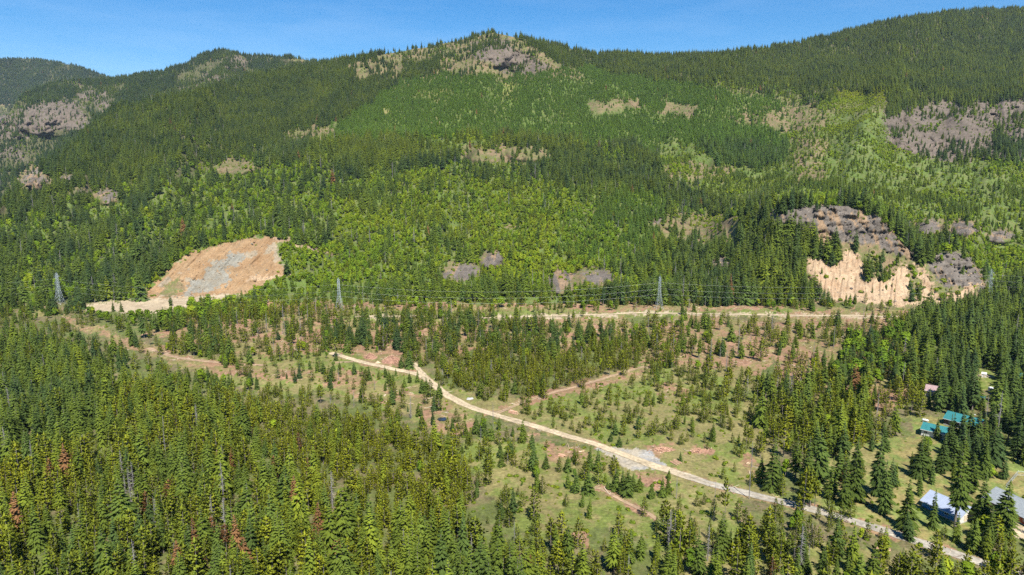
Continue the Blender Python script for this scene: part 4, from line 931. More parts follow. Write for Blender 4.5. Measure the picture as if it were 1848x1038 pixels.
def road(name, label, pts, hw, lift, grey_from=None, strip_grass=False, edge=.45):
    w_ = np.array([on_floor(*p)[:2] for p in pts]); c = smooth_line(w_, 1.2)
    t_ = np.gradient(c, axis=0); t_ /= np.linalg.norm(t_, axis=1, keepdims=True); n = np.stack([-t_[:, 1], t_[:, 0]], 1)
    s = np.arange(len(c)) * 1.2
    wl = hw * (1 + edge * (fbm(s, s * 0, 5, 3, 301) - .5)); wr = hw * (1 + edge * (fbm(s, s * 0 + 50, 5, 3, 305) - .5))
    K = np.array([-1, -.72, -.5, -.28, 0, .28, .5, .72, 1.0])
    X = c[:, None, :] + n[:, None, :] * np.where(K[None] < 0, K[None] * wr[:, None], K[None] * wl[:, None])[..., None]
    z = zfloor(X[..., 0], X[..., 1]) + lift - .05 * (np.abs(K)[None] > .9)
    P = np.concatenate([X, z[..., None]], -1); m, k = P.shape[:2]; idx = np.arange(m * k).reshape(m, k)
    quads = np.stack([idx[:-1, 1:], idx[:-1, :-1], idx[1:, :-1], idx[1:, 1:]], -1).reshape(-1, 4)
    me = mesh_arrays(name, P.reshape(-1, 3), quads, mats=[M_GROUND], smooth=True)
    base = np.array((.375, .30, .195) if name != 'dirt_track' else (.27, .185, .118)); u, v = img(P)
    col = np.broadcast_to(base, P.shape[:2] + (3,)).copy()
    if grey_from is not None: col = col * (1 - sstep(*grey_from, u)[..., None]) + np.array((.27, .245, .20)) * sstep(*grey_from, u)[..., None]
    col *= (.84 + .32 * fbm(P[..., 0], P[..., 1], 6, 4, 311))[..., None]
    rut = np.exp(-((np.abs(K) - .5) / .2) ** 2)[None, :, None]; mid = np.exp(-(K / .22) ** 2)[None, :, None]
    col = col * (1 + .10 * rut)
    patch = (fbm(P[..., 0], P[..., 1], 9, 3, 317))[..., None]
    g_ = np.array((.17, .165, .065))
    if strip_grass: k_ = np.clip(mid * 1.0 * sstep(.38, .55, patch), 0, 1); col = col * (1 - k_) + g_ * k_
    else: k_ = np.clip(mid * .45 * sstep(.5, .6, patch), 0, 1); col = col * (1 - k_) + np.array((.25, .195, .12)) * k_
    pot = fbm(P[..., 0], P[..., 1], 2.2, 2, 331)[..., None]; col = np.where(pot > .74, col * .78, col)
    e_ = (np.abs(K) > .9)[None, :, None] * .6 * sstep(.4, .6, fbm(P[..., 0], P[..., 1], 3, 2, 321))[..., None]; col = col * (1 - e_) + np.array((.20, .165, .085)) * e_
    ca = me.color_attributes.new('cover', 'FLOAT_COLOR', 'POINT'); ca.data.foreach_set('color', np.concatenate([col, np.ones(col.shape[:2] + (1,))], -1).astype(np.float32).ravel())
    ra = me.attributes.new('rockiness', 'FLOAT', 'POINT'); ra.data.foreach_set('value', np.full(m * k, .1, np.float32))
    o = link(name, me); o['kind'] = 'structure'; o['label'] = label; o['category'] = 'road'
    return o
road('dirt_road', 'pale dirt road curving through the clearing past the gravel turnout', ROADS['main'][0], 2.3, .16, (1190, 1300))
road('dirt_road', 'short dirt fork leading into the trees behind the road bend', ROADS['fork'][0], 1.7, .12)
road('dirt_track', 'faint pinkish track climbing from the road to the pine stand', ROADS['track'][0], 1.25, .12, strip_grass=True, edge=.9)
road('dirt_track', 'thin pale spur joining the upper end of the dirt road', ROADS['spur'][0], 1.1, .12, edge=.8)
road('dirt_track', 'tan track along the red strip below the quarry', ROADS['west'][0], 1.8, .12, edge=.8)
road('dirt_track', 'narrow brown track crossing the bottom clearing', ROADS['lower'][0], 1.0, .12, strip_grass=True, edge=.8)
road('gravel_road', 'straight pale gravel road under the power line', ROADS['far'][0], 1.9, .22)
# ------------------------------------------------------------------ houses, pylons, wood piles
def plain_mat(name, c, rough=.7, metal=0.0, var=.12, scale=1.5):
    a = tuple(x * (1 - var) for x in c); b_ = tuple(min(1, x * (1 + var)) for x in c)
    return noisy(name, a, b_, scale, rough, metal=metal)
M_TEAL = plain_mat('teal_metal', (.030, .150, .155), .5, .0, .10, .6)
M_BLUEROOF = plain_mat('pale_blue_metal', (.26, .30, .38), .5, .0, .06, .5)
M_SHINGLE = noisy('grey_shingle', (.17, .19, .20), (.25, .27, .275), 2.2, .9, detail=6, bump=.4)
M_MAUVE = noisy('mauve_shingle', (.25, .17, .165), (.33, .24, .23), 1.6, .85)
M_WHITE = plain_mat('white_paint', (.58, .57, .54), .7, 0, .05)
M_CREAM = plain_mat('cream_paint', (.56, .47, .35), .7, 0, .06)
M_BLUEWALL = plain_mat('blue_siding', (.06, .24, .45), .6, 0, .10)
M_REDWOOD = noisy('red_brown_boards', (.20, .062, .03), (.30, .10, .048), 2.0, .8, stretch=(.3, 1, 5))
M_DARKWOOD = noisy('dark_boards', (.055, .035, .025), (.10, .065, .045), 2.0, .8, stretch=(.3, 1, 5))
M_GLASS = bpy.data.materials.new('window_glass'); M_GLASS.use_nodes = True
_b = M_GLASS.node_tree.nodes['Principled BSDF']; _b.inputs['Base Color'].default_value = (.03, .04, .05, 1); _b.inputs['Roughness'].default_value = .12
M_STEEL = noisy('galvanised_steel', (.33, .38, .40), (.44, .48, .50), .8, .5, metal=.25)
M_WIRE = plain_mat('aluminium_wire', (.45, .47, .42), .4, .3, .05)
M_PORC = plain_mat('porcelain', (.16, .10, .08), .3)
M_POLE = noisy('weathered_pole', (.22, .19, .17), (.34, .31, .28), 1.2, .9, stretch=(1, 1, .15))
M_LOG = noisy('peeled_log', (.36, .20, .13), (.52, .33, .22), 1.6, .85, stretch=(.3, 1, 1))
M_LOGEND = plain_mat('log_end', (.62, .47, .30), .8)
M_HEAP = noisy('red_brown_slash', (.17, .085, .058), (.31, .18, .125), .8, .95, detail=7, bump=.9)
M_SAND = noisy('tan_heap', (.38, .29, .18), (.48, .38, .25), .9, .95, detail=6, bump=.3)
M_SLAB = noisy('pale_rock', (.30, .29, .28), (.40, .39, .37), .7, .9, detail=6, bump=.4)
M_RUBBER = plain_mat('tyre_rubber', (.02, .02, .02), .8)
M_TAN = plain_mat('tan_boards', (.42, .30, .18), .8)

def heading(u, v, ang):
    """turn of a thing whose long axis runs to the right of the view there, ang degrees away from the camera"""
    p = on_floor(u, v); az = math.atan2(p.x, p.y)
    r_, a_ = Vector((math.cos(az), -math.sin(az))), Vector((math.sin(az), math.cos(az)))
    d = r_ * math.cos(R(ang)) + a_ * math.sin(R(ang))
    return math.atan2(d.y, d.x)

def window(root, x, y, z, w_, h_, frame, face=(0, -1)):
    f = MB(); t_ = .10
    def bx(m, x0, x1, d0, d1, z0, z1):
        if face[1]: ys = sorted((y + face[1] * d0, y + face[1] * d1)); m.box(x + x0, x + x1, ys[0], ys[1], z0, z1)
        else: xs = sorted((x + face[0] * d0, x + face[0] * d1)); m.box(xs[0], xs[1], y + x0, y + x1, z0, z1)
    for a in ((-w_ / 2 - t_, -w_ / 2, z - t_, z + h_ + t_), (w_ / 2, w_ / 2 + t_, z - t_, z + h_ + t_), (-w_ / 2, w_ / 2, z - t_, z), (-w_ / 2, w_ / 2, z + h_, z + h_ + t_), (-.03, .03, z, z + h_)):
        bx(f, a[0], a[1], 0.0, .07, a[2], a[3])
    fo = f.build('window', frame, root)
    g = MB(); bx(g, -w_ / 2, -.03, .004, .03, z, z + h_); bx(g, .03, w_ / 2, .004, .03, z, z + h_); g.build('pane', M_GLASS, fo)

def door(root, x, y, w_, h_, mat, face=(0, -1), name='door'):
    m = MB()
    if face[1]: ys = sorted((y + face[1] * .01, y + face[1] * .09)); m.box(x - w_ / 2, x + w_ / 2, ys[0], ys[1], .0, h_)
    else: xs = sorted((x + face[0] * .01, x + face[0] * .09)); m.box(xs[0], xs[1], y - w_ / 2, y + w_ / 2, .0, h_)
    d = m.build(name, mat, root)
    k = MB()
    if face[1]: k.box(x + w_ * .36, x + w_ * .36 + .08, y + face[1] * .16 - .05, y + face[1] * .16 + .05, 1.0, 1.12)
    else: k.box(x + face[0] * .16 - .05, x + face[0] * .16 + .05, y + w_ * .36, y + w_ * .36 + .08, 1.0, 1.12)
    k.build('handle', M_STEEL, d)

def house(name, label, cat, corner, ang, Ln, Wd, wall_h, rise, wall, roof, gable=None, over=.5, ribs=0.0, fascia=None, windows=(), doors=(), chimney=None, group=None):
    """corner: photograph place of the near left foot of the front wall; x runs along the ridge, y away from the camera"""
    c = on_floor(*corner); rz = heading(corner[0], corner[1], ang)
    ax = Vector((math.cos(rz), math.sin(rz), 0)); ay = Vector((-math.sin(rz), math.cos(rz), 0))
    o = c + ax * Ln / 2 + ay * Wd / 2
    root = empty(name, (o.x, o.y, zfloor(np.array([o.x]), np.array([o.y]))[0] + .25), rz); tag(root, label, cat, group)
    X, Y = Ln / 2, Wd / 2
    m = MB(); m.box(-X - .1, X + .1, -Y - .1, Y + .1, -1.2, 0.0); m.build('foundation', plain_mat('concrete', (.38, .37, .35), .9), root)
    t_ = .16
    for y0, y1 in ((-Y, -Y + t_), (Y - t_, Y)): m = MB(); m.box(-X + t_, X - t_, y0, y1, 0, wall_h); m.build('wall', wall, root)
    for s in (-1, 1):
        m = MB(); x0, x1 = sorted((s * X, s * (X - t_))); m.prism([(-Y, 0), (Y, 0), (Y, wall_h), (0, wall_h + rise - .02), (-Y, wall_h)], x0, x1); m.build('gable_wall', gable or wall, root)
    sl = rise / Y; th = .14; ez = wall_h - over * sl
    for s in (-1, 1):
        m = MB(); m.prism([(s * (Y + over), ez), (0.0 if s < 0 else .0, wall_h + rise), (0.0, wall_h + rise + th), (s * (Y + over), ez + th)][::(1 if s > 0 else -1)], -X - over, X + over)
        rf = m.build('roof', roof, root)
        if ribs:
            k = MB(); n = int((Ln + 2 * over) / ribs)
            for i in range(n + 1):
                x = -X - over + .03 + (Ln + 2 * over - .06) * i / n
                a = Vector((x, s * (Y + over), ez + th + .02)); b_ = Vector((x, s * .1, wall_h + rise + th + .02 - .1 * sl)); k.bar(a, b_, .035)
            ro = k.build('roof_ribs', roof, rf); ro['kind'] = 'stuff'
    m = MB(); m.prism([(-.22, wall_h + rise + th - .22 * sl + .015), (.22, wall_h + rise + th - .22 * sl + .015), (0, wall_h + rise + th + .06)], -X - over - .02, X + over + .02); m.build('ridge_cap', roof, root)
    for s in (-1, 1):
        m = MB(); y0, y1 = sorted((s * (Y + over + .003), s * (Y + over + .06))); m.box(-X - over, X + over, y0, y1, ez - .10, ez + th); m.build('fascia', fascia or M_WHITE, root)
    for w_ in windows: window(root, *w_)
    for d in doors: door(root, *d)
    if chimney:
        x, y = chimney; m = MB(); m.box(x - .35, x + .35, y - .35, y + .35, wall_h, wall_h + rise + 1.0); ch = m.build('chimney', plain_mat('brick', (.30, .14, .10), .9), root)
        k = MB(); k.box(x - .45, x + .45, y - .45, y + .45, wall_h + rise + 1.003, wall_h + rise + 1.12); k.build('chimney_cap', plain_mat('cap', (.4, .4, .4), .9), ch)
    FREE.append((o.x, o.y, max(Ln, Wd) * .5 + 1.0))
    return root

house('workshop', 'blue workshop with pale blue metal roof and white gable end', 'building', (1663, 913), -31, 12.8, 9.6, 2.2, 2.5, M_BLUEWALL, M_BLUEROOF, gable=M_WHITE, ribs=.6,
      windows=((-3, -4.8, .9, 1.2, .8, M_WHITE), (2, -4.8, .9, 1.2, .8, M_WHITE)), doors=((6.4, -1.0, 3.0, 2.1, M_CREAM, (1, 0), 'garage_door'),))
house('house', 'long house with grey shingle roof and red brown walls at the right edge', 'house', (1774.5, 912), -37, 23, 11.5, 2.6, 2.7, M_REDWOOD, M_SHINGLE, over=.7, fascia=M_DARKWOOD,
      windows=((-8.3, -5.75, 1.0, 1.1, 1.0, M_WHITE), (-3.5, -5.75, 1.0, 1.4, 1.0, M_WHITE), (3, -5.75, 1.0, 1.4, 1.0, M_WHITE)), doors=((0, -5.75, 1.0, 2.05, M_WHITE),), chimney=(1.5, 1.2))
house('garage', 'white garage with long teal metal roof on the tan lawn', 'garage', (1662, 786), -11, 11.6, 8.0, 2.6, 1.75, M_WHITE, M_TEAL, ribs=.7,
      windows=((-4.2, -4.0, 1.0, 1.2, .8, M_WHITE), (3.5, -4.0, 1.0, 1.0, .8, M_WHITE)), doors=((0.2, -4.0, 2.6, 2.1, M_CREAM, (0, -1), 'garage_door'),))
house('house', 'dark brown house with teal metal roof half hidden behind firs', 'house', (1703, 766), -20, 13.5, 8.0, 2.6, 2.3, M_DARKWOOD, M_TEAL, gable=M_DARKWOOD, ribs=.7,
      windows=((-4, -4.0, 1.0, 1.4, 1.0, M_WHITE), (4, -4.0, 1.0, 1.4, 1.0, M_WHITE)), doors=((0, -4.0, 1.0, 2.05, M_WHITE),), chimney=(3, 1.0))
house('cottage', 'cream cottage with mauve shingle roof beside tall dark firs', 'house', (1669, 714.5), -6, 8.6, 7.0, 2.9, 2.0, M_CREAM, M_MAUVE,
      windows=((-2.6, -3.5, 1.0, 1.0, 1.0, M_WHITE), (2.2, -3.5, 1.0, 1.0, 1.0, M_WHITE)), doors=((.6, -3.5, 1.0, 2.05, M_TAN),))
house('shed', 'tiny white shed on the small lawn among dark firs', 'shed', (1771, 680.5), 0, 2.2, 2.2, 1.7, .6, M_WHITE, M_WHITE, over=.15, doors=((.3, -1.1, .8, 1.6, M_CREAM),))
house('shed', 'small shed with teal roof hidden in firs below the little lawn', 'shed', (1757, 724), -8, 4.2, 3.0, 2.0, .9, M_WHITE, M_TEAL, over=.25, doors=((.3, -1.5, .8, 1.7, M_CREAM),))
house('cabin', 'cabin with teal roof cut by the right edge among dark firs', 'house', (1838, 690), -12, 9, 7, 2.4, 1.8, M_WHITE, M_TEAL, windows=((-2.5, -3.5, 1.0, 1.0, 1.0, M_WHITE),), doors=((0.5, -3.5, 1.0, 2.0, M_CREAM),))
house('shed', 'little white roofed shed alone in the bottom trees', 'shed', (1323, 1006), -8, 2.2, 2.8, 1.7, .9, M_WHITE, M_WHITE, over=.2, doors=((.2, -1.4, .8, 1.5, M_CREAM),))

# white camper trailer
c = on_floor(1793, 709); rz = heading(1793, 709, -28)
tr = tag(empty('camper_trailer', (c.x, c.y, c.z), rz), 'white camper trailer parked under the dark firs', 'trailer')
m = MB(); m.prism([(-1.1, .55), (1.1, .55), (1.1, 2.3), (.85, 2.6), (-.85, 2.6), (-1.1, 2.3)], -2.3, 2.3); m.build('body', M_WHITE, tr)
window(tr, -.9, -1.1, 1.4, .9, .5, M_STEEL); door(tr, 1.2, -1.1, .65, 2.0, M_CREAM)
for s in (-1, 1):
    m = MB(); m.bar((0, s * 1.0, .36), (0, s * 1.18, .36), .36, n=14); m.build('wheel', M_RUBBER, tr)
m = MB(); m.bar((2.3, 0, .5), (3.4, 0, .45), .06); m.bar((3.3, 0, .02), (3.3, 0, .45), .05); m.build('drawbar', M_STEEL, tr)
FREE.append((c.x, c.y, 4))

# propane tank on the tan lawn
c = on_floor(1669.5, 762); rz = heading(1669, 762, -10)
tk = tag(empty('gas_tank', (c.x, c.y, c.z), rz), 'white gas tank lying on the tan lawn above the garage', 'tank')
m = MB(); n = 14; prof = [(-1.35, .12), (-1.2, .42), (-.9, .55), (.9, .55), (1.2, .42), (1.35, .12)]
for i, (x, r) in enumerate(prof):
    for j in range(n): m.v.append((x, r * math.cos(2 * math.pi * j / n), .95 + r * math.sin(2 * math.pi * j / n)))
for i in range(len(prof) - 1):
    for j in range(n): m.f.append((i * n + j, i * n + (j + 1) % n, (i + 1) * n + (j + 1) % n, (i + 1) * n + j))
m.f += [tuple(reversed(range(n))), tuple((len(prof) - 1) * n + j for j in range(n))]
m.build('tank_body', M_WHITE, tk, smooth=True)
for s in (-1, 1):
    m = MB(); m.box(s * .8 - .12, s * .8 + .12, -.4, .4, -.2, .52); m.build('leg', plain_mat('concrete_block', (.45, .44, .42), .9), tk)
m = MB(); m.bar((0, 0, 1.5), (0, 0, 1.68), .18, n=10); m.build('valve_dome', M_WHITE, tk)
FREE.append((c.x, c.y, 3))

# mesh fence of the paddock at the right edge
fp = [on_floor(*q) for q in ((1815.5, 881.5), (1836, 857.5), (1862, 860))]
fo = fp[0]; fence = tag(empty('wire_fence', (fo.x, fo.y, fo.z)), 'pale grey wire fence round the paddock behind the shingle house', 'fence')
for a, b_ in zip(fp, fp[1:]):
    n = max(1, round((b_ - a).length / 2.4))
    for i in range(n):
        p = a.lerp(b_, i / n) - fo; q = a.lerp(b_, (i + 1) / n) - fo
        m = MB(); m.bar(p + Vector((0, 0, -.4)), p + Vector((0, 0, 1.75)), .055, n=6); m.build('post', M_STEEL, fence)
        for zz in (1.62, .12): m = MB(); m.bar(p + Vector((0, 0, zz)), q + Vector((0, 0, zz)), .035); m.build('rail', M_STEEL, fence)
        m = MB()
        for k in range(1, 8): m.bar(p + Vector((0, 0, .12 + .187 * k)), q + Vector((0, 0, .12 + .187 * k)), .005, n=3, caps=False)
        for k in range(1, 12): e = p.lerp(q, k / 12); m.bar(e + Vector((0, 0, .12)), e + Vector((0, 0, 1.62)), .005, n=3, caps=False)
        w_ = m.build('wire_mesh', M_STEEL, fence); w_['kind'] = 'stuff'

# ---- lattice pylons
def make_pylon():
    root = empty('pylon', (0, 0, 0)); H = 26.0
    def half(z): return float(np.interp(z, [0, 11, 14, 26], [2.9, 1.25, .95, .62]))
    lv = [0, 3.8, 7.2, 9.6, 11.6, 13.2, 15, 16.8, 18.6, 20.4, 22.2, 24, 26]
    for sx in (-1, 1):
        for sy in (-1, 1):
            m = MB()
            for a, b_ in zip(lv, lv[1:]): m.bar((sx * half(a), sy * half(a), a), (sx * half(b_), sy * half(b_), b_), .085)
            m.build('leg', M_STEEL, root)
            k = MB(); k.box(sx * 2.9 - .4, sx * 2.9 + .4, sy * 2.9 - .4, sy * 2.9 + .4, -1.0, .15); k.build('footing', plain_mat('concrete_foot', (.42, .41, .39), .9), root)
    m = MB()
    for a, b_ in zip(lv, lv[1:]):
        p, q = half(a), half(b_)
        for s in (-1, 1):
            m.bar((-p, s * p, a), (q, s * q, b_), .04, n=3); m.bar((p, s * p, a), (-q, s * q, b_), .04, n=3)
            m.bar((s * p, -p, a), (s * q, q, b_), .04, n=3); m.bar((s * p, p, a), (s * q, -q, b_), .04, n=3)
            m.bar((-q, s * q, b_), (q, s * q, b_), .04, n=3); m.bar((s * q, -q, b_), (s * q, q, b_), .04, n=3)
    m.build('bracing', M_STEEL, root)
    for z in (23.4, 18.3, 13.9):
        h_ = half(z)
        for s in (-1, 1):
            m = MB(); tip = Vector((0, s * 3.5, z + .1))
            for sx in (-1, 1):
                m.bar((sx * h_, s * h_, z), tip, .07, n=3); m.bar((sx * h_, s * h_, z + 1.25), tip, .04, n=3)
                m.bar((sx * h_ * .5, s * (h_ + 3.5) / 2, z + .05), (sx * h_ * .5, s * (h_ + 3.5) / 2, z + .65), .045, n=3)
            ca = m.build('crossarm', M_STEEL, root)
            if s < 0:
                k = MB()
                for i in range(7): k.bar((0, s * 3.5, z - .05 - .16 * i), (0, s * 3.5, z - .12 - .16 * i), .13, n=8)
                k.bar((0, s * 3.5, z + .1), (0, s * 3.5, z - 1.25), .03); k.build('insulator', M_PORC, ca)
    m = MB(); m.bar((0, 0, 26.0), (0, 0, 27.4), .08); m.bar((-.62, -.62, 26), (0, 0, 26.9), .05); m.bar((.62, .62, 26), (0, 0, 26.9), .05); m.build('earth_peak', M_STEEL, root)
    return root

def dup(root, loc, rz):
    r = root.copy(); COL.objects.link(r); r.location = loc; r.rotation_euler = (0, 0, rz)
    for ch in list(root.children):
        c_ = ch.copy(); COL.objects.link(c_); c_.parent = r
        for gch in ch.children: d_ = gch.copy(); COL.objects.link(d_); d_.parent = c_
    return r

PYL = [(108, 549, 'lattice steel pylon beside the quarry floor'), (613, 561, 'lattice steel pylon between the quarry and the middle of the valley'),
       (1189, 557, 'lattice steel pylon on the red earth beside the gravel road'), (1783, 541, 'lattice steel pylon half hidden behind the dark firs on the right')]
base = [on_floor(u, v) for u, v, _ in PYL]
d0 = base[0] + (base[0] - base[1]) ; d0.z = 0; d1 = base[3] + (base[3] - base[2]); d1.z = base[3].z + 4
proto_p = make_pylon(); pts = []
for i, (b_, t_) in enumerate(zip(base, [p[2] for p in PYL])):
    dr = (base[min(i + 1, 3)] - base[max(i - 1, 0)]); rz = math.atan2(dr.y, dr.x)
    o = proto_p if i == 0 else dup(proto_p, b_, rz)
    o.location = b_ + Vector((0, 0, .1)); o.rotation_euler = (0, 0, rz); tag(o, t_, 'pylon', 'lattice pylons of the power line'); pts.append((b_, rz)); FREE.append((b_.x, b_.y, 7.5))
o = dup(proto_p, d0, pts[0][1]); tag(o, 'lattice steel pylon beyond the left edge carrying the wires on', 'pylon', 'lattice pylons of the power line')
o = dup(proto_p, d1, pts[3][1]); tag(o, 'lattice steel pylon beyond the right edge carrying the wires on', 'pylon', 'lattice pylons of the power line')
chain = [(d0, pts[0][1])] + pts + [(d1, pts[3][1])]
for z, t_ in ((22.15, 'topmost'), (17.05, 'middle'), (12.65, 'lowest')):
    m = MB(); prev = None
    for (a, ra), (b_, rb) in zip(chain, chain[1:]):
        A = a + Vector((math.sin(ra) * 3.5, -math.cos(ra) * 3.5, z + .1)); B = b_ + Vector((math.sin(rb) * 3.5, -math.cos(rb) * 3.5, z + .1))
        n = 26; line = [A.lerp(B, i / n) - Vector((0, 0, 7.0 * 4 * (i / n) * (1 - i / n))) for i in range(n + 1)]
        for p, q in zip(line, line[1:]): m.bar(p, q, .026, n=4, caps=False)
    tag(m.build('power_cable', M_WIRE), '%s of the three pale wires strung between the pylons' % t_, 'cable', 'wires of the power line')

# ---- wooden poles of the small line
def make_pole():
    root = empty('utility_pole', (0, 0, 0))
    m = MB(); m.bar((0, 0, -.6), (0, 0, 10.5), .19, .12, n=8); m.build('pole', M_POLE, root)
    for z in (9.7, 8.5):
        m = MB(); m.box(-1.5, 1.5, -.22, -.13, z, z + .16); ca = m.build('crossarm', M_POLE, root)
        for x in (-1.35, -.7, .7, 1.35): k = MB(); k.bar((x, -.175, z + .165), (x, -.175, z + .42), .07, .05, n=6); k.build('insulator', M_PORC, ca)
    return root
pp = None
for u, v, t_ in ((771, 574, 'grey wooden pole with two crossarms beside the gravel road'), (570, 563, 'grey wooden pole with crossarms left of the second pylon'), (1243, 562, 'grey wooden pole with crossarms on the red earth right of the pylon')):
    b_ = on_floor(u, v)
    if pp is None: pp = o = make_pole()
    else: o = dup(pp, b_, 0)
    o.location = b_; tag(o, t_, 'pole', 'wooden poles near the gravel road'); FREE.append((b_.x, b_.y, 3))

# ---- felled wood
def log_pile(label, u, v, ang, rows, length, r, spread=None):
    c_ = on_floor(u, v); root = tag(empty('log_pile', c_, heading(u, v, ang)), label, 'log pile'); g = random.Random(int(u))
    for k, n in enumerate(rows):
        for i in range(n):
            y = (i - (n - 1) / 2) * (spread or 2 * r * 1.02) + g.uniform(-.05, .05); z = r + k * r * 1.75 - .05; dx = g.uniform(-.5, .5); tilt = g.uniform(-.25, .25) if spread else g.uniform(-.05, .05)
            L_ = length * g.uniform(.85, 1.05); q = r * g.uniform(.8, 1.1)
            a, b_ = Vector((-L_ / 2 + dx, y - tilt, z)), Vector((L_ / 2 + dx, y + tilt, z + .03))
            m = MB(); m.bar(a, b_, q, q * .86, n=9, caps=False); lg = m.build('log', M_LOG, root, smooth=True)
            d = (b_ - a).normalized()
            for e0, e1, er in ((a - d * .004, a + d * .02, q * .97), (b_ - d * .02, b_ + d * .004, q * .84)): e = MB(); e.bar(e0, e1, er, n=9); e.build('cut_end', M_LOGEND, lg)
    FREE.append((c_.x, c_.y, length * .6))
    return root
log_pile('stack of pinkish logs in the meadow beside the road junction', 927, 746, -40, (5, 4, 3), 4.6, .24)
log_pile('loose reddish logs lying in the grass right of the turnout', 1220, 835, -38, (5,), 4.2, .17, spread=.75)
log_pile('low dark log pile on the red earth left of the turnout', 1014, 823, -20, (4, 3), 2.6, .22)
log_pile('two pale logs lying below the bottom trees beside the road', 1590, 991, 8, (2,), 5.0, .2, spread=.9)

def mound(name, label, cat, u, v, rx, ry, h_, mat, seed, sticks=0):
    c_ = on_floor(u, v); n, k = 34, 14; X, F = [], []
    for i in range(k + 1):
        q = i / k
        for j in range(n):
            a = 2 * math.pi * j / n; wob = 1 + .5 * (vnoise(np.array([math.cos(a) * 1.6 + seed]), np.array([math.sin(a) * 1.6]), seed)[0] - .5)
            x, y = rx * q * wob * math.cos(a), ry * q * wob * math.sin(a)
            z = h_ * (1 - q) ** 1.15 * (1 + .55 * (fbm(np.array([x + seed]), np.array([y]), 2.2, 3, seed)[0] - .5)) + .7 * (fbm(np.array([x]), np.array([y + seed]), 1.1, 2, seed)[0] - .5) * (1 - q) - .25 * q ** 3
            X.append((x, y, z))
    for i in range(k):
        for j in range(n):
            a, b_ = i * n + j, i * n + (j + 1) % n
            F.append((a, a + n, b_ + n, b_))
    me = mesh_arrays(name, X, F, mats=[mat])
    if not sticks:
        o = link(name, me, None, c_)
    else:
        o = empty(name, c_); link('heap', me, o)
        g = random.Random(seed); m = MB()
        for i in range(sticks):
            q = g.random() ** .6 * .95; a = g.uniform(0, 6.28); p = Vector((rx * q * math.cos(a), ry * q * math.sin(a), h_ * (1 - q) + .05)); d = Vector((g.gauss(0, 1), g.gauss(0, 1), g.gauss(0, .35))).normalized()
            L_ = g.uniform(.7, 2.2); m.bar(p - d * L_ / 2, p + d * L_ / 2, g.uniform(.04, .11), n=4)
        s = m.build('branches', M_LOG, o); s['kind'] = 'stuff'
    tag(o, label, cat); FREE.append((c_.x, c_.y, max(rx, ry) * .9))
    return o
mound('slash_pile', 'small red brown slash heap above the dirt road', 'slash heap', 668, 646, 4.4, 3.6, 3.2, M_HEAP, 3, 150)
mound('slash_pile', 'large red brown slash heap beside the dark fir clump', 'slash heap', 707, 652.5, 6.4, 5.0, 4.0, M_HEAP, 5, 260)
mound('sand_heap', 'little tan sand heap between the two slash heaps', 'sand heap', 682, 655, 2.0, 1.6, 1.5, M_SAND, 7)
mound('slash_pile', 'low red slash row at the meadow edge right of the turnout', 'slash heap', 1200, 812, 4.6, 2.2, 1.1, M_HEAP, 9, 120)
mound('slash_pile', 'low brown slash row beside the tall firs above the road', 'slash heap', 1262, 815, 4.0, 1.8, 1.0, M_HEAP, 13, 100)
mound('rock_slab', 'flat pale rock slab in the grass inside the road bend', 'rock', 848, 719, 2.3, 2.4, .34, M_SLAB, 11)
# dark puddle
c = on_floor(798, 757.5); pm = MB(); n = 22
pm.poly([(2.1 * math.cos(2 * math.pi * i / n) * (1 + .25 * math.sin(2.3 * i)), 2.3 * math.sin(2 * math.pi * i / n) * (1 + .2 * math.cos(1.7 * i)), 0) for i in range(n)])
M_WATER = bpy.data.materials.new('dark_water'); M_WATER.use_nodes = True; _b = M_WATER.node_tree.nodes['Principled BSDF']; _b.inputs['Base Color'].default_value = (.022, .026, .030, 1); _b.inputs['Roughness'].default_value = .08
pd = pm.build('puddle', M_WATER); pd.location = (c.x, c.y, c.z + .30); pd['kind'] = 'structure'; pd['label'] = 'small dark puddle on the bare earth below the road'; pd['category'] = 'puddle'
FREE.append((c.x, c.y, 4))
